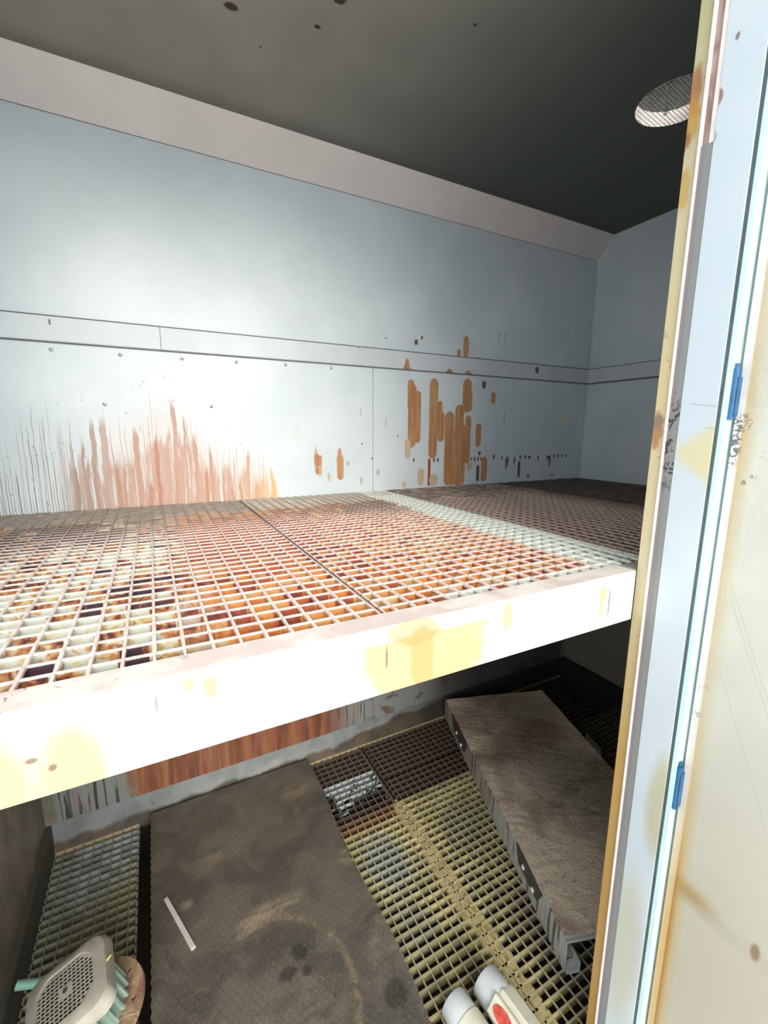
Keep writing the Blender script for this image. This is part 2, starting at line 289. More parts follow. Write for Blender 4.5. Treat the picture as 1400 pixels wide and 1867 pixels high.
def jamb_mat(kind):
    k = Mat('jamb_' + kind, 0.35)
    if kind == 'yellow':
        c = k.ramp(k.f('DIVIDE', k.add(k.Z, 6.0), 10.0), [(0.0, (0.36, 0.20, 0.055)), (0.35, (0.46, 0.30, 0.10)), (0.5, (0.56, 0.50, 0.32)), (0.62, (0.56, 0.46, 0.26)), (0.76, (0.50, 0.45, 0.29)), (0.86, (0.42, 0.40, 0.22)), (0.90, (0.42, 0.45, 0.38)), (1.0, (0.45, 0.50, 0.46))])
        for px, py, h, cc in ((1268, 165, .13, (0.30, 0.10, 0.04)), (1262, 220, .14, (0.44, 0.22, 0.04)), (1245, 345, .12, (0.46, 0.29, 0.08)), (1197, 785, .12, (0.34, 0.14, 0.05)), (1197, 770, .05, (0.22, 0.18, 0.14)), (1248, 262, .05, (0.28, 0.10, 0.05))):
            y, z = onx(px, py, 3.12); c = k.mix(k.mul(k.blob(k.Y, k.Z, y, z, 0.04, h, 0.6, 1.2, 14), 0.8), c, cc)
        c = k.mix(k.mul(k.ss(k.noise(k.P, 14, 3), 0.62, 0.7), 0.35), c, (0.25, 0.17, 0.08))
    elif kind == 'blue':
        c = k.mix(k.ss(k.noise(k.P, 0.9, 2), 0.35, 0.65), (0.50, 0.57, 0.62), (0.55, 0.61, 0.645))
        # yellow soak marks: a fan by the latch, one lower down, cream at the very top
        y0, z0 = onx(1215, 825, 3.12)
        fan = k.mul(k.ss(k.sub(k.f('ABSOLUTE', k.sub(k.Z, z0)), k.mul(k.sub(y0, k.Y), 0.75)), 0.05, -0.08), k.ss(k.Y, 1.76, 1.70)); c = k.mix(k.mul(fan, 0.8), c, (0.58, 0.52, 0.27))
        c = k.mix(k.mul(k.blob(k.Y, k.Z, 1.53, -2.75, 0.10, 0.42, 0.8, 0.3, 3), 0.65), c, (0.42, 0.38, 0.17))
        c = k.mix(k.mul(k.blob(k.Y, k.Z, 1.66, -4.2, 0.13, 0.75, 0.9, 0.3, 3), 0.6), c, (0.45, 0.43, 0.28))
        c = k.mix(k.mul(k.ss(k.Z, 2.3, 3.3), 0.6), c, (0.52, 0.53, 0.38))
        for px, py, ry, rz, cc in ((1312, 175, .02, .045, (0.28, 0.10, 0.07)), (1304, 195, .014, .06, (0.26, 0.13, 0.10)), (1250, 630, .008, .05, (0.18, 0.19, 0.2)), (1254, 590, .006, .03, (0.25, 0.26, 0.28)), (1222, 815, .012, .03, (0.45, 0.28, 0.08)), (1302, 250, .015, .03, (0.34, 0.33, 0.33)), (1322, 45, .01, .03, (0.12, 0.12, 0.10)), (1345, 65, .012, .02, (0.16, 0.15, 0.12)), (1314, 92, .005, .04, (0.12, 0.11, 0.09))):
            y, z = onx(px, py, 3.12); c = k.mix(k.mul(k.blob(k.Y, k.Z, y, z, ry, rz, 0.5, 0.9, 16), 0.85), c, cc)
        for px, py in ((1275, 738), (1290, 780)):
            y, z = onx(px, py, 3.12); lin = k.mul(k.ss(k.f('ABSOLUTE', k.sub(k.Z, k.add(z, k.mul(k.sub(k.Y, y), 0.15)))), 0.004, 0.001), k.ss(k.Y, 1.69 if py < 750 else 1.58, 1.67 if py < 750 else 1.57)); c = k.mix(k.mul(lin, 0.6), c, (0.2, 0.2, 0.2))
    return k.col(c)
JY = jamb_mat('yellow'); JB = jamb_mat('blue')

def gasket_mat():
    k = Mat('rubber_gasket', 0.6)
    c = k.mix(k.ss(k.Y, 1.770, 1.776), (0.215, 0.23, 0.215), (0.20, 0.18, 0.19))
    y, z = onx(1212, 810, 3.12)
    c = k.mix(k.mul(k.mul(k.blob(k.Y, k.Z, 1.776, z, 0.1, 0.28, 0.6, 0.4, 6), k.ss(k.noise(k.P, 20, 3, 1.2), 0.5, 0.54)), 0.9), c, (0.03, 0.02, 0.02))
    return k.col(c)
GASK = gasket_mat()
def residue_mat():
    k = Mat('glue_residue', 0.6); n = k.noise(k.vec(k.mul(k.Y, 12), k.mul(k.Z, 2)), 1.2, 4, 1.0)
    return k.col(k.mix(k.ss(n, 0.42, 0.60), (0.21, 0.13, 0.115), (0.34, 0.25, 0.21)))
RESID = residue_mat()

def door_mat():
    k = Mat('door_inner', 0.35)
    x0 = 3.2
    base = k.mix(k.ss(k.noise(k.P, 1.3, 3), 0.35, 0.65), (0.50, 0.50, 0.44), (0.55, 0.55, 0.47))
    base = k.mix(k.ss(k.Z, -1.2, -4.2), base, (0.42, 0.39, 0.31))
    base = k.mix(k.ss(k.Z, 0.3, 1.6), base, (0.50, 0.54, 0.52))
    edge = k.ss(k.Y, 1.30, 1.405)
    amt = k.ramp(k.f('DIVIDE', k.add(k.Z, 6.0), 10.0), [(0.0, 0.55), (0.18, 0.85), (0.3, 0.75), (0.42, 0.35), (0.5, 0.45), (0.6, 0.6), (0.72, 0.35), (1.0, 0.2)])
    c = k.mix(k.mul(edge, amt), base, (0.44, 0.29, 0.075))
    # diagonal crease with brown soak
    ya, za = onx(1236, 1615, x0); yb, zb = onx(1385, 1745, x0); s_ = (zb - za) / (yb - ya)
    d = k.sub(k.Z, k.add(za, k.mul(k.sub(k.Y, ya), s_)))
    cr = k.mul(k.ss(k.f('ABSOLUTE', k.sub(d, 0.02)), 0.13, 0.0), k.ss(k.Y, 1.06, 1.3)); c = k.mix(k.mul(cr, 0.8), c, (0.36, 0.22, 0.07))
    y1, z1 = onx(1376, 1737, x0); c = k.mix(k.mul(k.blob(k.Y, k.Z, y1, z1, .025, .06, 0.9, 0.3, 6), 0.8), c, (0.20, 0.11, 0.05))
    # vertical brown soak along the hem
    c = k.mix(k.mul(k.mul(k.ss(k.Y, 1.36, 1.405), k.ss(k.Z, -2.6, -3.8)), 0.9), c, (0.34, 0.17, 0.05))
    # pale hem
    hem = k.ss(k.Y, 1.404, 1.408); hc = k.mix(k.ss(k.Z, -1.8, -3.8), (0.60, 0.58, 0.56), (0.50, 0.33, 0.15)); c = k.mix(hem, c, hc)
    # scuffs and crumpled foil look near the latch
    for px, py, ry, rz, f in ((1340, 785, .045, .09, .95), (1336, 820, .04, .12, .95), (1350, 770, .05, .05, .8), (1360, 775, .03, .03, .6), (1388, 830, .01, .03, .7), (1355, 880, .015, .02, .7), (1372, 870, .02, .012, .6), (1283, 1255, .03, .03, .5), (1270, 1300, .03, .03, .5)):
        y, z = onx(px, py, x0); msk = k.mul(k.blob(k.Y, k.Z, y, z, ry, rz, 0.8, 1.0, 12), k.ss(k.noise(k.P, 30, 3, 1.5), 0.48, 0.55)); c = k.mix(k.mul(msk, f), c, (0.13, 0.12, 0.11))
    # long curved scratches
    for cz, ex in ((-1.02, 0.0), (-1.09, 0.0), (-1.6, 0.0)):
        q = k.sub(k.Z, k.add(cz, k.mul(k.sub(k.Y, 1.3), 2.4))); c = k.mix(k.mul(k.mul(k.ss(k.f('ABSOLUTE', k.add(q, k.mul(k.noise(k.P, 3, 1), 0.05))), 0.006, 0.001), k.ss(k.Y, 1.345, 1.33)), 0.55), c, (0.22, 0.22, 0.20))
    k.bump(k.add(k.mul(k.ss(d, -0.12, 0.05), 1.0), k.mul(k.mul(k.noise(k.P, 7, 3, 0.5), 0.3), k.ss(k.Z, -1.2, -0.6))), 0.35, 0.02)
    return k.col(c)
DOOR = door_mat()
CYAN = plain('outer_cyan_paint', (0.55, 0.76, 0.76), 0.4, var=0.08, scale=2)
SEAM = plain('dark_seam', (0.07, 0.10, 0.105), 0.5)
BLUE = plain('blue_hinge', (0.008, 0.085, 0.20), 0.3, var=0.2, scale=12)
WHITEEDGE = plain('white_bead', (0.74, 0.68, 0.64), 0.4)
CONC = plain('outdoor_concrete', (0.58, 0.53, 0.46), 0.9, var=0.1, scale=1.5)
PIT = plain('pit_sludge', (0.035, 0.03, 0.022), 0.8)

def plate_mat():
    k = Mat('patterned_plate', 0.55)
    n1 = k.noise(k.P, 1.7, 4, 0.7); n2 = k.noise(k.P, 8, 4, 1.2); n3 = k.noise(k.vec(k.mul(k.X, 2.2), k.mul(k.Y, 5)), 1.4, 4, 0.8)
    c = k.mix(k.ss(n1, 0.35, 0.65), (0.078, 0.070, 0.056), (0.135, 0.118, 0.094))
    # sandy wipe marks: a broad arc and a few smears
    def px(p, q): return onz(p, q, -5.6)
    ax, ay = px(480, 1860); ddx = k.sub(k.X, ax); ddy = k.sub(k.Y, ay)
    rr = k.f('SQRT', k.add(k.mul(ddx, ddx), k.mul(ddy, ddy))); ex, ey = px(500, 1672); R0 = math.hypot(ex - ax, ey - ay)
    arc = k.mul(k.mul(k.ss(k.f('ABSOLUTE', k.sub(rr, R0)), 0.07, 0.0), k.ss(n2, 0.35, 0.6)), k.mul(k.ss(k.X, ex - .25, ex + .1), k.ss(k.X, ex + 1.0, ex + .4))); c = k.mix(k.mul(arc, 0.85), c, (0.27, 0.21, 0.13))
    for p, q, rx, ry, f in ((500, 1655, .33, .10, .8), (455, 1690, .22, .10, .7), (630, 1560, .12, .12, .6), (340, 1650, .07, .05, .6), (400, 1560, .3, .10, .35), (365, 1815, .10, .05, .6), (560, 1850, .5, .3, .25), (700, 1700, .25, .3, .35), (540, 1440, .25, .15, .35)):
        x, y = px(p, q); c = k.mix(k.mul(k.mul(k.blob(k.X, k.Y, x, y, rx, ry, 0.9, 0.9, 3), k.ss(n3, 0.38, 0.62)), f), c, (0.32, 0.255, 0.17))
    for p, q, rx, ry in ((545, 1735, .08, .09), (525, 1775, .09, .07), (720, 1810, .12, .12), (560, 1770, .05, .05)):
        x, y = px(p, q); c = k.mix(k.mul(k.blob(k.X, k.Y, x, y, rx, ry, 0.6, 1.0, 8), 0.75), c, (0.03, 0.026, 0.022))
    sp = k.mul(k.ss(k.voro(k.P, 16), 0.10, 0.06), k.ss(k.noise(k.P, 3, 2), 0.45, 0.6)); c = k.mix(k.mul(sp, 0.7), c, (0.40, 0.38, 0.32))
    # fine diamond tread
    a = k.f('ABSOLUTE', k.f('SINE', k.mul(k.add(k.X, k.mul(k.Y, 0.55)), 46))); b = k.f('ABSOLUTE', k.f('SINE', k.mul(k.sub(k.X, k.mul(k.Y, 0.55)), 46)))
    g = k.mx(k.ss(a, 0.25, 0.05), k.ss(b, 0.25, 0.05)); c = k.mix(k.mul(g, 0.10), c, (0.20, 0.18, 0.14)); c = k.mix(k.mul(k.ss(k.noise(k.P, 30, 4, 2.0), 0.56, 0.66), 0.35), c, (0.24, 0.20, 0.145))
    k.bump(k.add(g, k.mul(n2, 1.5)), 0.5, 0.003); return k.col(c)
PLATE = plate_mat()

def tray_mats():
    k = Mat('tray_top_residue', 0.7)
    n1 = k.noise(k.P, 1.1, 3, 0.5); n2 = k.noise(k.P, 9, 5, 2.0, 0.65); n3 = k.noise(k.P, 26, 4, 1.5)
    c = k.mix(k.ss(n1, 0.33, 0.56), (0.42, 0.31, 0.225), (0.76, 0.62, 0.46))
    dk = k.blob(k.X, k.Y, 5.5, 3.7, 0.75, 1.3, 1.1, 0.5, 2); c = k.mix(k.mul(dk, 0.65), c, (0.12, 0.12, 0.105))
    dk2 = k.blob(k.X, k.Y, 5.9, 5.5, 0.8, 0.6, 1.0, 0.5, 2); c = k.mix(k.mul(dk2, 0.55), c, (0.12, 0.10, 0.08))
    red = k.blob(k.X, k.Y, 5.3, 4.9, 0.9, 0.35, 1.0, 0.6, 3); c = k.mix(k.mul(red, 0.6), c, (0.24, 0.13, 0.095))
    c = k.mix(k.mul(k.ss(n2, 0.54, 0.64), 0.45), c, (0.16, 0.12, 0.09)); c = k.mix(k.mul(k.ss(n2, 0.44, 0.36), 0.6), c, (0.58, 0.52, 0.42))
    k.bump(k.add(n2, k.mul(n3, 0.5)), 0.8, 0.008); top = k.col(c)
    k = Mat('tray_side_paint', 0.45)
    s1 = k.noise(k.vec(k.mul(k.add(k.mul(k.Y, 0.95), k.mul(k.X, 0.3)), 14), k.mul(k.Z, 1.2)), 1.0, 3, 0.3)
    c = k.mix(k.ss(k.Y, 3.4, 5.2), (0.52, 0.54, 0.51), (0.44, 0.39, 0.31))
    c = k.mix(k.mul(k.ss(s1, 0.56, 0.60), 0.8), c, (0.07, 0.055, 0.045)); c = k.mix(k.mul(k.ss(s1, 0.44, 0.36), 0.4), c, (0.22, 0.16, 0.11))
    return top, k.col(c)
TRAYT, TRAYS = tray_mats()
CRUST = {}
def crust_mat(name, a, b):
    k = Mat(name, 0.85); n = k.noise(k.P, 6, 5, 0.8); c = k.mix(k.ss(n, 0.38, 0.62), a, b); k.bump(n, 0.8, 0.01); return k.col(c)

# ---------------------------------------------------------------- helpers: meshes and objects
COL = sc.collection
def link(name, me, mats, parent=None):
    o = bpy.data.objects.new(name, me); COL.objects.link(o)
    for mt in (mats if isinstance(mats, (list, tuple)) else [mats]): me.materials.append(mt)
    if parent: o.parent = parent
    return o
def tag(o, label=None, cat=None, group=None, kind=None):
    if label: o['label'] = label
    if cat: o['category'] = cat
    if group: o['group'] = group
    if kind: o['kind'] = kind
    return o
def empty(name, label=None, cat=None, group=None, kind=None):
    o = bpy.data.objects.new(name, None); COL.objects.link(o); o.empty_display_size = 0.05
    return tag(o, label, cat, group, kind)
class MB:
    def __init__(s): s.v = []; s.f = []; s.mi = []
    def poly(s, vs, fs, mi=0):
        o = len(s.v); s.v += [tuple(v) for v in vs]; s.f += [tuple(i + o for i in f) for f in fs]; s.mi += [mi] * len(fs); return s
    def box(s, x0, x1, y0, y1, z0, z1, mi=0):
        vs = [(x, y, z) for z in (z0, z1) for y in (y0, y1) for x in (x0, x1)]
        return s.poly(vs, [(0, 2, 3, 1), (4, 5, 7, 6), (0, 1, 5, 4), (2, 6, 7, 3), (0, 4, 6, 2), (1, 3, 7, 5)], mi)
    def prism(s, prof, a, b, axis, mi=0):       # closed profile extruded from a to b along axis
        n = len(prof)
        def P(p, t): return {'x': (t, p[0], p[1]), 'y': (p[0], t, p[1]), 'z': (p[0], p[1], t)}[axis]
        vs = [P(p, a) for p in prof] + [P(p, b) for p in prof]
        fs = [tuple(range(n))[::-1], tuple(range(n, 2 * n))] + [(i, (i + 1) % n, n + (i + 1) % n, n + i) for i in range(n)]
        return s.poly(vs, fs, mi)
    def tube(s, p0, p1, r0, r1=None, seg=20, caps=True, mi=0):
        r1 = r0 if r1 is None else r1; p0 = Vector(p0); p1 = Vector(p1); d = (p1 - p0).normalized()
        a = d.orthogonal().normalized(); b = d.cross(a)
        vs = [p0 + r0 * (math.cos(t) * a + math.sin(t) * b) for t in [2 * math.pi * i / seg for i in range(seg)]] + \
             [p1 + r1 * (math.cos(t) * a + math.sin(t) * b) for t in [2 * math.pi * i / seg for i in range(seg)]]
        fs = [(i, (i + 1) % seg, seg + (i + 1) % seg, seg + i) for i in range(seg)]
        if caps: fs += [tuple(range(seg))[::-1], tuple(range(seg, 2 * seg))]
        return s.poly(vs, fs, mi)
    def lathe(s, origin, axis, prof, seg=28, mi=0):        # prof: (distance along axis, radius)
        o = Vector(origin); d = Vector(axis).normalized(); a = d.orthogonal().normalized(); b = d.cross(a); n = len(prof)
        vs = [o + d * t + r * (math.cos(u) * a + math.sin(u) * b) for (t, r) in prof for u in [2 * math.pi * i / seg for i in range(seg)]]
        fs = [(j * seg + i, j * seg + (i + 1) % seg, (j + 1) * seg + (i + 1) % seg, (j + 1) * seg + i) for j in range(n - 1) for i in range(seg)]
        return s.poly(vs, fs, mi)
    def mesh(s, name='mesh', bevel=0.0, smooth=False, recalc=True):
        me = bpy.data.meshes.new(name); me.from_pydata([W(*v) for v in s.v], [], s.f); me.update()
        for p, i in zip(me.polygons, s.mi): p.material_index = i
        if bevel or recalc:
            bm = bmesh.new(); bm.from_mesh(me)
            if recalc: bmesh.ops.recalc_face_normals(bm, faces=bm.faces)
            if bevel: bmesh.ops.bevel(bm, geom=list(bm.edges), offset=bevel * S, segments=2, affect='EDGES', clamp_overlap=True)
            bm.to_mesh(me); bm.free()
        if smooth:
            me.shade_smooth()
            try: me.set_sharp_from_angle(angle=math.radians(35))
            except Exception: pass
        return me
    def obj(s, name, mats, parent=None, bevel=0.0, smooth=False, **t):
        return tag(link(name, s.mesh(name, bevel, smooth), mats, parent), **t)
def box(name, mat, dims, parent=None, bevel=0.0, **t): return MB().box(*dims).obj(name, mat, parent, bevel, **t)

def copy_part(src, parent, loc):                 # shares the mesh; loc in units
    o = src.copy(); COL.objects.link(o); o.parent = parent; o.location = (loc[0] * S, loc[1] * S, loc[2] * S); return o

XL, XR, YB, ZC, YO = -1.69, 8.40, 6.67, 3.82, 1.83     # left wall, right wall, back wall, ceiling, mouth
ZP = ZF - 0.85                                         # pit floor

# ---------------------------------------------------------------- the shell
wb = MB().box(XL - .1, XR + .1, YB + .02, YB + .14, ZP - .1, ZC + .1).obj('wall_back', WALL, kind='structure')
MB().box(XL, XR, YB - .015, YB + .02, 1.285, 3.46).obj('upper_sheet', WALL, wb)
xs = ony(680, 780)[0]
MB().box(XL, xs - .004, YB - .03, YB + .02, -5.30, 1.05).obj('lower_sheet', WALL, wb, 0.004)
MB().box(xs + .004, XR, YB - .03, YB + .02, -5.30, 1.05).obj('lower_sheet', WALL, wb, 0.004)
r_ = empty('trim_1', kind='structure')
rx = ony(293, 625)[0]
SEAM_SHADOW = plain('seam_and_shadow', (0.13, 0.135, 0.14), 0.7)  # dark colour for strips that paint in the rails' shadow lines
MB().box(XL, XR - .03, YB - .058, YB - .04, 1.298, 1.309).obj('seam_shadow_line', SEAM_SHADOW, r_)
MB().box(XL, XR - .03, YB - .050, YB - .028, 1.004, 1.02).obj('seam_shadow_line', SEAM_SHADOW, r_)  # painted shadow under the rail
MB().box(XL, XR - .03, YB - .018, YB - .0, 3.436, 3.446).obj('seam_shadow_line', SEAM_SHADOW, r_)  # thin dark strip along the cove joint
MB().box(XL, rx - .003, YB - .055, YB + .01, 1.02, 1.30).obj('rail', RAIL, r_, 0.006)
MB().box(rx + .003, XR - .03, YB - .055, YB + .01, 1.02, 1.30).obj('rail', RAIL, r_, 0.006)
for (px, py) in ((93, 637), (219, 647), (331, 654), (430, 660), (520, 665), (603, 671), (191, 737), (385, 741)):
    x, z = ony(px, py); MB().lathe((x, YB - .03, z), (0, -1, 0), [(0, .0), (.0, .024), (.006, .020), (.010, .008), (.011, .001)], 14).obj('rivet', plain('rivet', (0.34, 0.34, 0.33), 0.4, 0.5) if 'RV' not in globals() else RV, wb, smooth=True)
    if 'RV' not in globals(): RV = bpy.data.materials['rivet']
MARK = plain('scratch_mark', (0.16, 0.16, 0.15), 0.6)
for (px, py, h, w) in ((910, 615, .08, .005), (922, 615, .08, .005), (919, 763, .12, .005), (91, 588, .03, .01), (703, 770, .07, .003), (657, 750, .06, .003), (653, 634, .02, .006)):
    x, z = ony(px, py); MB().box(x - w, x + w, YB - .0335 if z < 1.02 else YB - (.0185 if z > 1.3 else .0585), YB, z - h, z + h).obj('scratch', MARK, wb)
# runs of orange varnish: each one a thin raised tongue on the lower sheet
def run_mat(name, c1, c2):
    k = Mat(name, 0.3); n = k.noise(k.vec(k.mul(k.X, 16), k.mul(k.Z, 1.2)), 1, 3, 0.3)
    return k.col(k.mix(k.ss(n, 0.35, 0.65), c1, c2))
RUNO = run_mat('varnish_run', (0.40, 0.19, 0.085), (0.50, 0.28, 0.14)); RUNP = run_mat('varnish_run_pale', (0.52, 0.40, 0.27), (0.56, 0.46, 0.33))
RUNR = run_mat('red_run', (0.34, 0.045, 0.02), (0.42, 0.08, 0.03)); RUND = run_mat('dark_run', (0.10, 0.07, 0.06), (0.17, 0.12, 0.10))
runs = [(398,283,400,24,0),(404,300,532,32,0),(424,325,515,24,0),(386,500,573,22,1),(483,280,572,33,0),(505,362,430,18,0),(508,400,510,26,0),
 (540,400,670,36,0),(552,470,668,26,0),(577,375,670,34,0),(590,450,668,20,0),(605,280,405,32,0),(616,325,400,14,0),(608,415,590,22,0),(610,583,615,20,1),
 (645,445,530,20,0),(699,330,373,16,0),(666,565,655,22,0),(434,608,672,24,1),(480,628,672,34,1),(374,655,678,16,1),
 (602,125,202,20,0),(575,172,200,14,0),(465,572,672,9,2),(642,596,655,11,3),(793,580,640,9,3),(602,500,588,14,0),
 (55,555,603,18,0),(68,560,600,10,0),(138,535,560,10,0),(140,560,650,26,0),(57,605,630,14,0),(278,612,634,12,1),(168,580,600,12,1),(99,625,655,10,1),(217,640,668,10,1),
 (665,289,318,14,3),(855,238,262,14,3),(419,137,158,14,3),(645,203,220,10,3),(648,545,560,10,3)]
for (cx, t, b, w, kd) in runs:
    px = 550 + cx / 2; x0, zt = ony(px, 550 + t / 2); x1, zb_ = ony(px, 550 + b / 2)
    hw = abs(ony(px + w / 4, 550 + t / 2)[0] - ony(px - w / 4, 550 + t / 2)[0]) / 2 * 0.95
    y = YB - .03 if zt < 1.0 else (YB - .055 if zt < 1.3 else YB - .015)
    zb_ = max(zb_, ZS - .02); n = 8; rr = min(hw, (zt - zb_) / 2); hr = rr * 1.15 if (zt - zb_) > 3 * hw else rr
    out = [(x0 - hw * math.cos(a), zt - hr + hr * math.sin(a)) for a in [math.pi * i / n for i in range(n + 1)]]
    out += [(x0 + hw * math.cos(a) * random.uniform(.9, 1.0), zb_ + hr - hr * math.sin(a)) for a in [math.pi * i / n for i in range(n + 1)]]
    d = random.uniform(.004, .008)
    MB().prism(out, y - d, y + .004, 'y').obj('varnish_run', [RUNO, RUNP, RUNR, RUND][kd], wb)
for (px, py, w, h) in ((741, 660, .085, .14), (818, 674, .10, .05), (852, 680, .11, .05)):    # runs collected on the rail
    x, z = ony(px, py); z0 = 1.02; out = [(x - w, z0), (x - w * .6, z0 + h * .35), (x - w * .38, z0 + h), (x, z0 + h * 1.25), (x + w * .35, z0 + h), (x + w * .5, z0 + h * .35), (x + w, z0)]
    MB().prism(out, YB - .062, YB - .05, 'y').obj('varnish_run', RUNO, r_)
dots = [(408,578,8,14),(482,578,8,14),(496,578,9,14),(606,575,8,12),(618,574,7,12),(630,575,8,16),(643,573,8,14),(653,573,7,12),(700,566,9,14),(730,570,8,10),(745,588,7,40),(751,582,7,30),(775,580,8,24),(797,566,8,12),(815,567,10,10),(830,568,12,12),(862,570,6,18),(903,580,8,34),(897,568,12,12),(920,563,10,8),(935,563,9,10),(950,563,8,8),(963,562,8,8),(825,637,12,8),(912,632,10,6),(440,131,9,12),(308,132,5,6),(105,242,9,9),(256,572,6,7),(219,518,6,8),(350,490,4,8),(1163,467,5,6)]
for (cx, cy, w, h) in dots[:-1]:
    x, z = ony(550 + cx / 2, 550 + cy / 2); k_ = abs(ony(551 + cx / 2, 600)[0] - ony(550 + cx / 2, 600)[0]) / 4
    hw, hh = w * k_ * .9, h * k_ * .9; y = YB - .03 if z < 1.02 else YB - .015
    MB().prism([(x - hw, z + hh * .4), (x - hw * .4, z + hh), (x + hw * .6, z + hh), (x + hw, z + hh * .2), (x + hw * .3, z - hh), (x - hw * .5, z - hh)], y - .003, y + .004, 'y').obj('chip', RUND, wb)
# cove between back wall and ceiling
MB().prism([(YB - .015, 3.44), (6.32, ZC), (6.36, ZC + .03), (YB + .04, ZC + .03), (YB + .04, 3.44)], XL, XR, 'x').obj('trim_2', COVE, kind='structure')
# right and left walls
wr = MB().box(XR + .02, XR + .14, YO - .3, YB + .14, ZP - .1, ZC + .1).obj('wall_right', WALL, kind='structure')
MB().box(XR - .0, XR + .02, YO, YB - .02, 1.285, ZC).obj('upper_sheet', WALL, wr)
MB().box(XR - .01, XR + .02, YO, YB - .035, -5.30, 1.05).obj('lower_sheet', WALL, wr)
MB().box(XR - .05, XR + .01, YO, YB - .02, 1.02, 1.30).obj('trim_3', RAIL, bevel=0.006, kind='structure')
MB().box(XR - .054, XR - .02, YO, YB - .06, 1.296, 1.306).obj('seam_shadow_line', SEAM_SHADOW, wr)
MB().box(XR - .045, XR - .02, YO, YB - .06, .995, 1.018).obj('seam_shadow_line', SEAM_SHADOW, wr)  # painted shadow under the right-hand rail
MB().box(XL - .12, XL, YO - .3, YB + .14, ZP - .1, ZC + .1).obj('wall_left', WALL, kind='structure')
MB().box(XL, -1.625, YO, YB - .03, ZF - .1, -5.32).obj('baseboard_left', plain('kick_dark', (0.06, 0.058, 0.045), 0.6), kind='structure')
kp = [(6.72, -5.27), (6.665, -5.31), (6.655, -5.45), (6.645, -5.60), (6.60, -5.70), (6.585, -5.78), (6.80, -5.78), (6.80, -5.27)]
MB().prism(kp, XL, XR, 'x').obj('baseboard_back', KICK, smooth=True, kind='structure')
MB().box(XR - .12, XR, YO, YB - .02, ZF - .1, -5.32).obj('baseboard_right', KICK, kind='structure')
# ceiling with a round hole for the duct
VX, VY, VR = 5.80, 3.70, 0.43
def flat_with_holes(name, outline, holes, thick, mat, parent=None, matrix=None, **t):
    cu = bpy.data.curves.new(name, 'CURVE'); cu.dimensions = '2D'; cu.fill_mode = 'BOTH'; cu.extrude = thick * S / 2
    for loop in [outline] + holes:
        sp = cu.splines.new('POLY'); sp.points.add(len(loop) - 1); sp.use_cyclic_u = True
        for p, (x, y) in zip(sp.points, loop): p.co = (x * S, y * S, 0, 1)
    tmp = bpy.data.objects.new(name, cu); COL.objects.link(tmp)
    me = bpy.data.meshes.new_from_object(tmp.evaluated_get(bpy.context.evaluated_depsgraph_get())); bpy.data.objects.remove(tmp); bpy.data.curves.remove(cu)
    if matrix is not None: me.transform(matrix)
    me.materials.clear(); o = bpy.data.objects.new(name, me); me.materials.append(mat); COL.objects.link(o)
    if parent: o.parent = parent
    return tag(o, **t)
circ = lambda cx, cy, r, n=40: [(cx + r * math.cos(2 * math.pi * i / n), cy + r * math.sin(2 * math.pi * i / n)) for i in range(n)]
flat_with_holes('ceiling', [(XL - .1, YO - .3), (XR + .1, YO - .3), (XR + .1, YB + .1), (XL - .1, YB + .1)], [circ(VX, VY, VR)], 0.06, CEIL, matrix=Matrix.Translation(W(0, 0, ZC + .03)), kind='structure')
# front wall right of the mouth, header above it
FW = plain('front_wall', (0.42, 0.47, 0.48), 0.5)
MB().box(3.24, XR + .1, 1.62, 1.80, ZP - .1, ZC + .1).obj('wall_front', FW, kind='structure')
MB().box(XL - .1, XR, 1.62, 1.80, 3.76, ZC + .1).obj('trim_4', FW, kind='structure')
MB().box(-8, 13, -14, 1.60, ZF - .9, ZF - .6).obj('floor_outside', CONC, kind='structure')
MB().box(XL - .1, XR + .1, YO - .3, YB + .1, ZP - .2, ZP).obj('floor', PIT, kind='structure')
MB().box(XL, XR, 1.62, 1.80, ZP, ZF - .02).obj('wall_front_sill', FW, kind='structure')

# ---------------------------------------------------------------- door frame at the right and the open door
tf = empty('trim_5', kind='structure')
ZT = 3.70
MB().box(3.12, 3.26, 1.822, 1.906, ZP, ZC).obj('frame_edge', JY, tf, 0.004)
MB().box(3.108, 3.26, 1.806, 1.822, ZP, ZC).obj('bead', WHITEEDGE, tf, 0.003)
zg = onx(1290, 262, 3.12)[1]
MB().box(3.118, 3.24, 1.776, 1.806, ZP, zg).box(3.122, 3.24, 1.738, 1.776, ZP, zg).obj('rubber_gasket', GASK, tf)
MB().box(3.130, 3.24, 1.765, 1.806, zg, ZC).obj('glue_strip', RESID, tf)
MB().box(3.124, 3.24, 1.738, 1.765, zg, ZC).obj('glue_strip', WHITEEDGE, tf)
MB().box(3.12, 3.24, 1.520, 1.738, ZP, ZC).obj('frame_face', JB, tf, 0.003)
MB().box(3.125, 3.26, 1.500, 1.520, ZP, ZC).obj('dark_seam', SEAM, tf)
MB().box(3.13, XR + .1, 1.47, 1.500, ZP, ZC + .3).obj('outer_skin', CYAN, tf)
dr = empty('door_1', kind='structure')
MB().box(3.20, 3.34, -.9, 1.452, ZF + .05, ZC).obj('door_leaf', DOOR, dr, 0.01)
MB().box(3.20 - .006, 3.20, 1.402, 1.452, ZF + .05, ZC).obj('door_hem', DOOR, dr, 0.002)
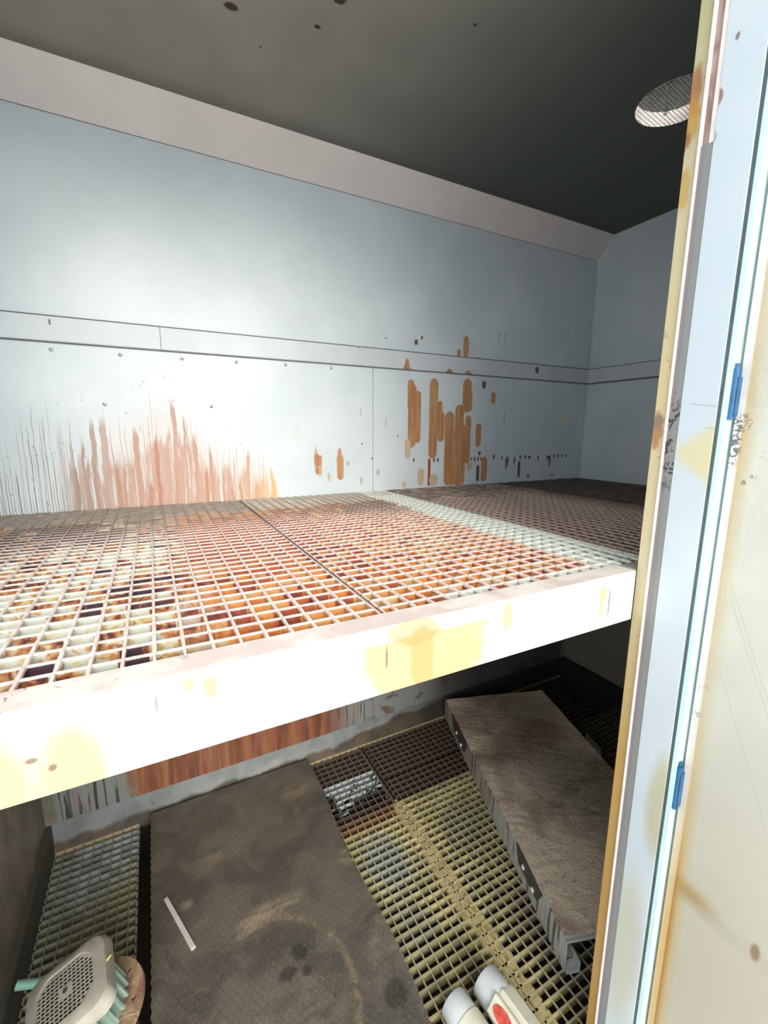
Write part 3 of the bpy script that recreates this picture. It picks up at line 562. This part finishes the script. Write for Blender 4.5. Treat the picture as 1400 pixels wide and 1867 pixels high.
for (p0, p1) in (((1340, 672), (1325, 765)), ((1234, 1395), (1222, 1470))):
    za = onx(p0[0], p0[1], 3.15)[1]; zb_ = onx(p1[0], p1[1], 3.15)[1]
    h = MB().tube((3.165, 1.468, zb_), (3.165, 1.468, za), 0.026, seg=18).obj('hinge', BLUE, dr, smooth=True)
    MB().box(3.15, 3.26, 1.44, 1.47, zb_ + .02, za - .05).obj('hinge_plate', BLUE, h)
    MB().tube((3.165, 1.468, za), (3.165, 1.468, za + .03), 0.018, seg=14).obj('hinge_pin', BLUE, h, smooth=True)

# ---------------------------------------------------------------- shelf frame
fr = empty('steel_shelf', 'cream-painted steel shelf frame with deep front beam stained yellow', 'shelf')
YF = 1.88
beam_prof = [(YF, -0.995), (YF, -1.375), (YF + .09, -1.375), (YF + .09, -1.36), (YF + .018, -1.36), (YF + .018, -1.013), (2.045, -1.013), (2.045, -0.995)]
MB().prism(beam_prof, XL + .005, 3.07, 'x').obj('front_beam', BEAM, fr, 0.004)
UB = plain('under_beam', (0.35, 0.32, 0.26), 0.6)
MB().box(3.055, 3.07, YF + .001, 2.4, -1.37, -1.0).obj('end_plate', BEAM, fr)
MB().box(3.075, 8.38, 1.92, 2.045, -1.35, -1.005).obj('front_beam', UB, fr)
MB().box(XL + .01, 8.38, 6.50, 6.63, -1.35, -1.14).obj('rear_beam', UB, fr)
for x in (1.08, 3.49, 5.91): MB().box(x - .05, x + .05, 2.05, 6.49, -1.34, -1.135).obj('cross_beam', UB, fr)
MB().box(XL + .005, XL + .06, 2.06, 6.49, -1.34, -1.135).obj('side_beam', UB, fr)
MB().box(8.30, 8.385, 2.06, 6.49, -1.34, -1.135).obj('side_beam', UB, fr)

# ---------------------------------------------------------------- gratings, every bar a part
def grating(name, x0, x1, y0, y1, ztop, px, py, xoff, yoff, h, tb, tr, mat, label, cat, group, sag=0.0, rough=0.0, notch=None):
    g = empty(name, label, cat, group)
    zb = MB().box(x0, x1, -tb / 2, tb / 2, ztop - h, ztop).mesh('bearing_bar')
    first = True; y = yoff
    while y < y1 - .03:
        if y > y0 + .02:
            a = x0
            if notch: a = notch(y, x0)
            if a == x0:
                if first: o = link('bearing_bar', zb, mat, g); o.location = (0, y * S, 0); src = o; first = False
                else: o = copy_part(src, g, (0, y, 0))
            else:
                me = MB().box(a, x1, -tb / 2, tb / 2, ztop - h, ztop).mesh('bearing_bar'); o = link('bearing_bar', me, mat, g); o.location = (0, y * S, 0)
        y += py
    x = xoff; first = True
    while x < x1 - .02:
        if x > x0 + .02:
            if rough:                       # crusted rod: slightly knobbly
                n = int((y1 - y0) / .055); rg = random.Random(int(x * 1000) + 5)
                vs = []; fs = []
                for i in range(n + 1):
                    yy = y0 + (y1 - y0) * i / n; w = tr / 2 * (1 + rg.uniform(-rough, rough)); dz = tr * rg.uniform(-rough, rough) * .25
                    vs += [(x - w, yy, ztop - tr), (x - w * .7, yy, ztop + .003 + dz), (x + w * .7, yy, ztop + .003 + dz), (x + w, yy, ztop - tr)]
                    if i: b = 4 * (i - 1); fs += [(b, b + 1, b + 5, b + 4), (b + 1, b + 2, b + 6, b + 5), (b + 2, b + 3, b + 7, b + 6), (b + 3, b, b + 4, b + 7)]
                fs += [(0, 1, 2, 3), (4 * n + 3, 4 * n + 2, 4 * n + 1, 4 * n)]
                me = MB().poly(vs, fs).mesh('cross_rod'); link('cross_rod', me, mat, g)
            elif first:
                src = link('cross_rod', MB().box(-tr / 2, tr / 2, y0, y1, ztop - tr * 1.4, ztop + .002).mesh('cross_rod'), mat, g); src.location = (x * S, 0, 0); first = False
            else: copy_part(src, g, (x, 0, 0))
        x += px
    for xe in (x0, x1 - tb): MB().box(xe, xe + tb, y0, y1, ztop - h, ztop).obj('end_bar', mat, g)
    return g
SG = 'steel gratings laid on the shelf'
zs = ZS
kw = dict(px=.124, py=.12, h=.105, tb=.0105, mat=SHELF, cat='grating', group=SG)
g1 = grating('shelf_grating', XL + .02, 1.062, 2.05, 6.62, zs, xoff=-.063 - .124 * 13, yoff=2.134 - .0, tr=.021, rough=.25, label='leftmost shelf grating, patched white, orange and black with grey crust at its back', **kw)
g2 = grating('shelf_grating', 1.082, 3.478, 2.05, 6.62, zs, xoff=1.162, yoff=2.134, tr=.018, rough=.12, label='orange and red stained shelf grating with a clean pale strip at its right edge', **kw)
g3 = grating('shelf_grating', 3.498, 5.90, 2.05, 6.62, zs, xoff=3.58, yoff=2.134, tr=.016, label='dark brown shelf grating just right of the pale strip', **kw)
g4 = grating('shelf_grating', 5.92, 8.30, 2.05, 6.62, zs, xoff=6.0, yoff=2.134, tr=.016, label='rightmost shelf grating in the dark corner, caked with brown dirt', **kw)
# caked residue filling the cells
def crust(parent, x0, x1, y0, y1, z, mat, wob=.25, fx=None):
    nx = int((x1 - x0) / .06) + 1; ny = 10; vs = []; fs = []
    rg = random.Random(3)
    for i in range(nx + 1):
        x = x0 + (x1 - x0) * i / nx
        e = y0 + wob * (.5 * math.sin(x * 5.1) + .3 * math.sin(x * 13 + 1) + rg.uniform(-.2, .2))
        for j in range(ny + 1):
            vs.append((x, e + (y1 - e) * j / ny, z + rg.uniform(-.006, .006) - (.02 if j == 0 else 0)))
            if i and j: a = (i - 1) * (ny + 1) + j - 1; fs.append((a, a + 1, a + ny + 2, a + ny + 1))
    n0 = len(vs); vs += [(v[0], v[1], z - .04) for v in vs[:n0]]
    fs2 = [tuple(q + n0 for q in f[::-1]) for f in fs]
    bd = [j for j in range(ny + 1)]; L = lambda i, j: i * (ny + 1) + j
    side = []
    for i in range(nx): side += [(L(i, 0), L(i + 1, 0), L(i + 1, 0) + n0, L(i, 0) + n0), (L(i, ny), L(i, ny) + n0, L(i + 1, ny) + n0, L(i + 1, ny))]
    for j in range(ny): side += [(L(0, j), L(0, j) + n0, L(0, j + 1) + n0, L(0, j + 1)), (L(nx, j), L(nx, j + 1), L(nx, j + 1) + n0, L(nx, j) + n0)]
    tag(MB().poly(vs, fs + fs2 + side).obj('caked_residue', mat, parent), kind='stuff')
C1 = crust_mat('grey_crust', (0.25, 0.225, 0.185), (0.36, 0.33, 0.275)); C2 = crust_mat('pale_crust', (0.40, 0.37, 0.31), (0.55, 0.54, 0.47)); C3 = crust_mat('brown_crust', (0.05, 0.033, 0.026), (0.12, 0.08, 0.06))
C4 = crust_mat('tan_crust', (0.16, 0.11, 0.085), (0.42, 0.33, 0.27))
crust(g1, XL + .04, 1.05, 5.75, 6.61, zs - .004, C1)
crust(g2, 1.10, 3.47, 6.15, 6.61, zs - .005, C2, .12)
crust(g3, 3.52, 5.88, 5.3, 6.61, zs + .004, C4, .3)
crust(g4, 5.94, 8.28, 2.6, 6.61, zs + .003, C3, .3)

FG = 'steel gratings laid as the floor'
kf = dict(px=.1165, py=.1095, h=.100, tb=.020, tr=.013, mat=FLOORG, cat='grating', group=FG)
f0 = grating('floor_grating', -1.62, -.60, 1.84, 6.58, ZF, xoff=1.985 - .1165 * 31, yoff=1.9, label='grey-green floor grating between the left wall and the dark patterned plate', **kf)  # stops short of the plate; the open gap imitates the plate's shadow
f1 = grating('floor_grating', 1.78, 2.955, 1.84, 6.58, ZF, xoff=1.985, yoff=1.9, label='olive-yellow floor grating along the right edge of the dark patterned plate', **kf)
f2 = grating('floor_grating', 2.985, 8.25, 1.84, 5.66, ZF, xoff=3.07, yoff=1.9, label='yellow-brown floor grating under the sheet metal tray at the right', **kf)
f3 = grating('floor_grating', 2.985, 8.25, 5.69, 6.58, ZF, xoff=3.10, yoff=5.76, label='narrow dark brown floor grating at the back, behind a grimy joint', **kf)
LED = plain('ledge_cream', (0.42, 0.33, 0.20), 0.5)
lg = empty('support_grid', 'steel ledge and joists carrying the floor gratings, seen as the cream line behind them', 'support')
MB().box(-1.62, -.60, 6.583, 6.60, ZF - .16, ZF + .008).box(1.78, 8.25, 6.583, 6.60, ZF - .16, ZF + .008).obj('rear_ledge', LED, lg)
for x in (-1.0, 2.97, 5.2, 7.5): MB().box(x - .03, x + .03, 1.84, 6.58, ZF - .26, ZF - .102).obj('joist', UB if x != 2.97 else LED, lg)
for x in (x0_ for x0_ in (-.42, .7, 1.80)): MB().box(x - .03, x + .03, 1.84, 6.58, ZF - .26, ZF + .0).obj('hatch_bearer', UB, lg)
for x in (-1.0, 2.97, 5.2, 7.5): MB().box(x - .03, x + .03, 3.9, 4.0, ZP, ZF - .262).obj('post', UB, lg)
GR = crust_mat('olive_crust', (0.34, 0.27, 0.09), (0.52, 0.42, 0.19))
crust_ = MB(); rg = random.Random(9)
for i in range(340):                                   # dirt clogging the joint between the two floor gratings
    y = rg.uniform(1.95, 5.2); x = 2.97 + rg.uniform(-.09, .11); r = rg.uniform(.012, .035)
    crust_.box(x - r, x + r, y - r * 2.2, y + r * 2.2, ZF - .05, ZF - rg.uniform(.001, .02))
crust_.obj('caked_dirt', GR, f1, kind='stuff')

# ---------------------------------------------------------------- patterned plate on the floor
pl = []; x0, x1, y0, y1 = -.445, 1.95, 1.88, 6.57
n = 90
for i in range(n + 1): pl.append((x0 + (.008 if i % 2 else -.006), y0 + (y1 - y0) * i / n))
for i in range(n + 1): pl.append((x1 + (.012 if i % 2 else -.01) + .03 * math.sin(i * .13), y1 - (y1 - y0) * i / n))
pb = empty('patterned_plate', 'dark grey-brown patterned plate with sandy smears on the floor gratings', 'plate')
MB().prism(pl, -5.625, -5.60, 'z').obj('plate_sheet', PLATE, pb)
for x in (x0 + .12, 1.85): MB().box(x - .06, x + .03, y0 + .05, y1 - .05, ZF + .003, -5.626).obj('runner', plain('runner', (0.03, 0.028, 0.025), 0.7), pb)
p0 = Vector((*onz(302, 1638, -5.59), -5.59)); p1 = Vector((*onz(353, 1730, -5.59), -5.59))
stk = MB(); d = (p1 - p0).normalized(); sd = Vector((d.y, -d.x, 0)) * .022
vs = [p0 - sd, p0 + sd, p1 + sd * 1.15, p1 - sd * 1.15]; vs = [(v.x, v.y, -5.599) for v in vs] + [(v.x, v.y, -5.576) for v in vs]
stk.poly(vs, [(3, 2, 1, 0), (4, 5, 6, 7), (0, 1, 5, 4), (1, 2, 6, 5), (2, 3, 7, 6), (3, 0, 4, 7)])
stk.obj('plastic_strip', plain('white_plastic', (0.60, 0.57, 0.52), 0.4), bevel=.004, label='short white plastic strip lying on the dark patterned plate', cat='strip')

# ---------------------------------------------------------------- upturned sheet-metal tray
tr = empty('metal_tray', 'long upturned sheet metal tray caked with brown fibrous residue on top', 'tray')
A = Vector((4.855, 6.56)); B = Vector((3.485, 2.43)); Lv = (B - A); TL = Lv.length; ld = Lv.normalized(); wd = Vector((-ld.y, ld.x)); TW = 2.10; H0, H1 = ZF + .005, -5.34
if wd.x < 0: wd = -wd
def T(s, w, z): p = A + ld * s + wd * w; return (p.x, p.y, z)
def tbox(mb, s0, s1, w0, w1, z0, z1):
    vs = [T(s, w, z) for z in (z0, z1) for w in (w0, w1) for s in (s0, s1)]
    return mb.poly(vs, [(0, 2, 3, 1), (4, 5, 7, 6), (0, 1, 5, 4), (2, 6, 7, 3), (0, 4, 6, 2), (1, 3, 7, 5)])
# residue-covered top with a ragged left edge, a little lower towards the middle
nx_, ns_ = 14, 60; vs = []; fs = []; rg = random.Random(4)
for i in range(ns_ + 1):
    for j in range(nx_ + 1):
        s = TL * i / ns_; w = TW * j / nx_
        if j == 0: w += rg.uniform(-.004, .022)
        if i == ns_: s -= .05 + rg.uniform(-.02, .03)
        vs.append(T(s, w, H1 + .012 + rg.uniform(-.006, .006)))
        if i and j: a = (i - 1) * (nx_ + 1) + j - 1; fs.append((a, a + 1, a + nx_ + 2, a + nx_ + 1))
MB().poly(vs, fs).obj('fibrous_residue', TRAYT, tr, smooth=False)
tbox(MB(), 0, TL, .0, TW, H1 - .014, H1 + .004).obj('top_sheet', TRAYS, tr)
q = MB(); tbox(q, 0, TL, 0, .014, H0, H1 - .012); q.obj('side_flange', TRAYS, tr)
q = MB(); tbox(q, 0, TL + .03, .016, .17, H0, H0 + .012); tbox(q, 0, TL + .03, .156, .17, H0 + .012, H0 + .13); q.obj('return_lip', TRAYS, tr)
q = MB(); tbox(q, 0, TL, TW - .014, TW, H0, H1 - .012); q.obj('side_flange', TRAYS, tr)
q = MB(); tbox(q, 0, TL, TW - .17, TW - .016, H0, H0 + .012); q.obj('return_lip', TRAYS, tr)
q = MB(); tbox(q, 0, .014, .02, TW - .02, H0, H1 - .012); q.obj('end_flange', TRAYS, tr)
BRK = plain('bracket_steel', (0.10, 0.095, 0.085), 0.5, 0.4); BLT = plain('bolt_zinc', (0.85, 0.83, 0.78), 0.35, 0.1)
def side_hit(px, py):
    d = ray(px, py); nrm = Vector((wd.x, wd.y, 0)); t = nrm.dot(Vector((A.x, A.y, 0))) / nrm.dot(d); P = d * t
    return (Vector((P.x, P.y)) - A).dot(ld), P.z
for (b0, b1, xa, xb) in (((834, 1336), (842, 1358), .30, .30), ((956, 1581), (973, 1622), .22, .20)):
    sa, za = side_hit(*b0); sb, zb_ = side_hit(*b1); zm = (za + zb_) / 2
    vs = [T(sa - xa, -.016, H1 + .03), T(sb + xb, -.016, H1 - .0), T(sb + xb * .5, -.016, zm - .06), T(sa - xa * .6, -.016, zm - .06)]
    vs2 = [T(sa - xa, -.001, H1 + .03), T(sb + xb, -.001, H1 - .0), T(sb + xb * .5, -.001, zm - .06), T(sa - xa * .6, -.001, zm - .06)]
    b = MB().poly(vs + vs2, [(0, 1, 2, 3), (7, 6, 5, 4), (0, 4, 5, 1), (1, 5, 6, 2), (2, 6, 7, 3), (3, 7, 4, 0)]).obj('bracket', BRK, tr)
    for s_, z_ in ((sa, za), (sb, zb_)):
        z_ = min(max(z_, H0 + .1), H1 - .06)
        MB().lathe(T(s_, -.016, z_), (-wd.x, -wd.y, 0), [(0, .032), (.012, .030), (.02, .018), (.024, .001)], 12).obj('bolt', BLT, b, smooth=True)
q = MB(); tbox(q, 1.50, 1.92, TW + .002, TW + .016, H1 - .28, H1 + .13); q.obj('bracket', BRK, tr)

# ---------------------------------------------------------------- pump motor
vd = ray(118, 1806).normalized(); idir = (RA * .72 - UA * .70); idir = (idir - vd * idir.dot(vd)).normalized()
ax = (vd * math.cos(math.radians(46)) + idir * math.sin(math.radians(46))).normalized()
MC = vd * 6.22
mo = empty('pump_motor', 'grey-green electric pump motor with perforated fan cover at the floor', 'motor')
COWL = plain('fan_cover', (0.36, 0.34, 0.28), 0.5, var=.15); TEAL = plain('motor_body', (0.24, 0.33, 0.27), 0.45, var=.2); DARK = plain('motor_dark', (0.012, 0.012, 0.012), 0.8)
FLG = crust_mat('rusty_flange', (0.24, 0.12, 0.085), (0.38, 0.26, 0.15))
upv = Vector((0, 0, 1)); e1 = (upv - ax * upv.dot(ax)).normalized(); e2 = ax.cross(e1).normalized()
def sq(r, rad, n=8):       # rounded square loop
    pts = []
    for kx, ky, a0 in ((1, 1, 0), (-1, 1, 90), (-1, -1, 180), (1, -1, 270)):
        for i in range(n + 1): a = math.radians(a0 + 90 * i / n); pts.append((kx * (r - rad) + rad * math.cos(a), ky * (r - rad) + rad * math.sin(a)))
    return pts
def loft(mb, loops, closed_ends=(False, True)):
    n = len(loops[0][1]); vs = []; fs = []
    for (t, lp) in loops:
        for (u, v) in lp: vs.append(MC + ax * t + e1 * u + e2 * v)
    for k_ in range(len(loops) - 1):
        for i in range(n): fs.append((k_ * n + i, k_ * n + (i + 1) % n, (k_ + 1) * n + (i + 1) % n, (k_ + 1) * n + i))
    if closed_ends[1]: fs.append(tuple(range((len(loops) - 1) * n, len(loops) * n)))
    return mb.poly(vs, fs)
ring = [(0.252 * math.cos(a), 0.252 * math.sin(a)) for a in [math.radians(t) for t in np.repeat(0, 0)]] or None
sqn = sq(.30, .13)
rg_ = [(0.245 * math.cos(math.atan2(v, u)), 0.245 * math.sin(math.atan2(v, u))) for (u, v) in sqn]
loft(MB(), [(.035, rg_), (0.0, [(u * 1.03, v * 1.03) for u, v in rg_]), (0.0, [(u * .86 + a * .0, v * .86) for (u, v), (a, b) in zip(sq(.30, .2), rg_)]), (.03, sq(.31, .14)), (.09, sq(.33, .12)), (.15, sq(.335, .12)), (.15, sq(.30, .10))]).obj('fan_cover', COWL, mo, smooth=True)
Mx = Matrix((e1, e2, -ax)).transposed().to_4x4(); Mx.translation = Vector(W(*(MC + ax * .012)))
holes = []
for i in range(-7, 8):
    for j in range(-7, 8):
        u, v = i * .0335, j * .0335
        if math.hypot(u, v) < .228 and not (abs(i) <= 1 and abs(j) <= 1): holes.append([(u - .0125, v - .0115), (u + .0125, v - .0115), (u + .0125, v + .0115), (u - .0125, v + .0115)])
flat_with_holes('grille', circ(0, 0, .252, 40), holes, .006, COWL, mo, Mx)
MB().tube(MC + ax * .05, MC + ax * .055, .24, seg=24).obj('fan_shroud_inside', DARK, mo)
MB().tube(MC - ax * .004, MC + ax * .010, .018, seg=12).obj('hub_screw', BRK, mo)
MB().tube(MC + ax * .14, MC + ax * .50, .26, seg=28).obj('body', TEAL, mo, smooth=True)
for i in range(22):
    a = 2 * math.pi * i / 22; u = e1 * math.cos(a) + e2 * math.sin(a); w_ = ax.cross(u) * .009
    c0 = MC + ax * .15 + u * .25; c1 = MC + ax * .46 + u * .25; vs = [c0 - w_, c0 + w_, c1 + w_, c1 - w_]; vs += [v + u * .07 for v in vs]
    MB().poly(vs, [(3, 2, 1, 0), (4, 5, 6, 7), (0, 1, 5, 4), (1, 2, 6, 5), (2, 3, 7, 6), (3, 0, 4, 7)]).obj('cooling_fin', TEAL, mo)
FC = MC + ax * .44 + Vector((.03, 0, 0)); FO = Vector((0.09, .0, 0)) + e1 * -.06
Mf = Matrix((e1, e2, -ax)).transposed().to_4x4(); FCn = MC + ax * .52; Mf.translation = Vector(W(*FCn))
hl = [circ(  .35 * math.cos(a), .35 * math.sin(a), .022, 10) for a in [math.radians(20 + 45 * i) for i in range(8)]]
flat_with_holes('flange', circ(0, 0, .43, 48), hl, .04, FLG, mo, Mf)
MB().tube(FCn + ax * .02, FCn + ax * .42 , .2, seg=20).obj('pump_housing', BRK, mo, smooth=True)
MB().tube(MC + e1 * .31 + ax * .05, MC + e1 * .36 + ax * .03, .012, .006, seg=8).obj('cable_tie', plain('yellow_tie', (0.48, 0.42, 0.12), 0.5), mo, smooth=True)
GRN = plain('green_hose', (0.22, 0.42, 0.34), 0.4)
hd = Vector((1, .05, .05)); h0 = Vector((*onz(30, 1797, -5.25), -5.25)); h1 = Vector((*onz(85, 1790, -5.30), -5.30)); h2 = Vector((h1.x + .05, h1.y + .25, ZF + .06)); h3 = Vector((h1.x + .6, h1.y + .15, ZF + .04))
MB().tube(h0, h1, .040, seg=16).tube(h1, h2, .040, seg=16).obj('green_hose', GRN, smooth=True, label='pale green hose end sticking out left of the pump motor', cat='hose')

# ---------------------------------------------------------------- white plastic pipe fittings
PVC = plain('white_pipe', (0.66, 0.70, 0.70), 0.3, var=.04); CREAM = plain('cream_fitting', (0.62, 0.60, 0.48), 0.35, var=.08); RED = plain('red_mark', (0.50, 0.07, 0.05), 0.5, var=.35, scale=22)
def pipe_at(px, py, z): x, y = onz(px, py, z); return Vector((x, y, z))
zc = ZF + .185
a0 = pipe_at(884, 1781, zc + .04); a0.z = zc; a1 = a0 + Vector((.02, -.22, 0)); a2 = a0 + Vector((.06, -.62, 0)); a3 = a0 + Vector((.09, -.95, 0))
v1 = empty('pipe_valve', 'cream and white plastic pipe valve with a red oval mark', 'valve')
da = (a2 - a1).normalized()
MB().lathe(a0, da, [(0, .0), (0, .135), (.0, .158), (.012, .165), (.22, .165)], 30).obj('pipe_socket', PVC, v1, smooth=True)
MB().lathe(a0 + da * .22, da, [(0, .15), (0, .178), (.02, .18), (.40, .18), (.42, .175), (.42, .14)], 8).obj('valve_body', CREAM, v1)
MB().lathe(a0 + da * .64, da, [(0, .14), (0, .175), (.02, .18), (.20, .18), (.22, .17), (.3, .15), (.3, .0)], 30).obj('pipe_nut', PVC, v1, smooth=True)
up = (Vector((0, 0, 0)) - (a0 + da * .42)).normalized(); side = (up - da * up.dot(da)).normalized()
side = (Vector((-.72, -.1, .68)) - da * Vector((-.72, -.1, .68)).dot(da)).normalized()
c = a0 + da * .36 + side * .13; tg = da.cross(side)
pv = [c + side * .072 + da * (.11 * math.cos(t)) + tg * (.058 * math.sin(t)) for t in [2 * math.pi * i / 24 for i in range(24)]]
MB().poly(pv + [p + side * .004 - Vector((0, 0, 0)) for p in pv], [tuple(range(24))[::-1], tuple(range(24, 48))] + [(i, (i + 1) % 24, 24 + (i + 1) % 24, 24 + i) for i in range(24)]).obj('red_mark', RED, v1)
vb = c; fl = MB(); w1, w2 = da * .15, tg * .085; vs = [vb - w1 - w2, vb + w1 - w2, vb + w1 + w2, vb - w1 + w2]; vs = [v - side * .02 for v in vs] + [v + side * .071 for v in vs]
fl.poly(vs, [(3, 2, 1, 0), (4, 5, 6, 7), (0, 1, 5, 4), (1, 2, 6, 5), (2, 3, 7, 6), (3, 0, 4, 7)]).obj('label_pad', CREAM, v1, 0.008)
b0 = pipe_at(826, 1819, zc + .03); b0.z = zc - .02; b0.x -= .0
v2 = empty('pipe_end', 'white plastic pipe end left of the valve with the red mark', 'pipe')
MB().lathe(b0, Vector((.10, -1, 0)), [(0, .0), (0, .12), (0, .142), (.012, .15), (.20, .15)], 30).obj('pipe_socket', PVC, v2, smooth=True)
MB().lathe(b0 + Vector((.10, -1, 0)).normalized() * .2, Vector((.10, -1, 0)), [(0, .12), (0, .158), (.5, .158), (.5, 0)], 30).obj('pipe_body', CREAM, v2, smooth=True)

# ---------------------------------------------------------------- ceiling duct with wire mesh
vt = empty('ceiling_vent', 'round ceiling duct opening with pale collar covered by wire mesh', 'vent')
COLL = plain('duct_collar', (0.88, 0.80, 0.74), 0.4); WIRE = plain('mesh_wire', (0.50, 0.48, 0.45), 0.4, 0.3)
MB().lathe((VX, VY, ZC), (0, 0, 1), [(.0, VR), (.16, VR), (.16, VR - .008), (.0, VR - .008), (.0, VR)], 48).obj('collar', COLL, vt, smooth=True)
DD = plain('duct_dark', (0.02, 0.018, 0.015), 0.9)
q = MB()
for i in range(40):                                     # unseen opening added towards the mouth so sky light brightens the collar
    a0_, a1_ = 2 * math.pi * i / 40, 2 * math.pi * (i + 1) / 40; am = (a0_ + a1_) / 2
    zlo = .62 if math.sin(am) < -.15 else .16
    for (ra, rb) in ((VR, VR + .02),):
        vs = [(VX + rr_ * math.cos(aa), VY + rr_ * math.sin(aa), ZC + zz_) for zz_ in (zlo, .9) for (rr_, aa) in ((ra, a0_), (ra, a1_), (rb, a1_), (rb, a0_))]
        q.poly(vs, [(3, 2, 1, 0), (4, 5, 6, 7), (0, 1, 5, 4), (1, 2, 6, 5), (2, 3, 7, 6), (3, 0, 4, 7)])
q.tube((VX, VY, ZC + .9), (VX, VY, ZC + .92), VR + .05, seg=40).obj('duct', DD, vt)
n = 0
for i in range(-10, 11):
    o_ = i * .041; hlen = math.sqrt(max(0, (VR - .015) ** 2 - o_ ** 2))
    for dv in (Vector((1, 0, 0)), Vector((0, 1, 0))):
        nn = Vector((-dv.y, dv.x, 0)); dvr = (Matrix.Rotation(math.radians(8), 3, 'Z') @ dv); nn = Matrix.Rotation(math.radians(8), 3, 'Z') @ nn
        c = Vector((VX, VY, ZC - .004)) + nn * o_
        if hlen > .05: MB().tube(c - dvr * hlen, c + dvr * hlen, .0038, seg=5).obj('mesh_wire', WIRE, vt)
sdir = Vector((-.5, -.8, 0)).normalized()
q = MB().box(VX - .35, VX - .33, VY - .0, VY + .0, ZC, ZC)
c0 = Vector((*onz(1213, 206, ZC - .012), ZC - .012)); c1 = Vector((*onz(1217, 160, ZC - .012), ZC - .012))
dv = (c1 - c0).normalized(); nn = Vector((-dv.y, dv.x, 0)) * .012; vs = [c0 - nn, c0 + nn, c1 + nn, c1 - nn]; vs = [(v.x, v.y, ZC - .008) for v in vs] + [(v.x, v.y, ZC - .018) for v in vs]
MB().poly(vs, [(0, 1, 2, 3), (7, 6, 5, 4), (0, 4, 5, 1), (1, 5, 6, 2), (2, 6, 7, 3), (3, 7, 4, 0)]).obj('strap', WIRE, vt)
MB().lathe((c0.x, c0.y, ZC - .018), (0, 0, -1), [(0, .025), (.012, .02), (.016, .001)], 10).obj('strap_screw', BLT, vt, smooth=True)
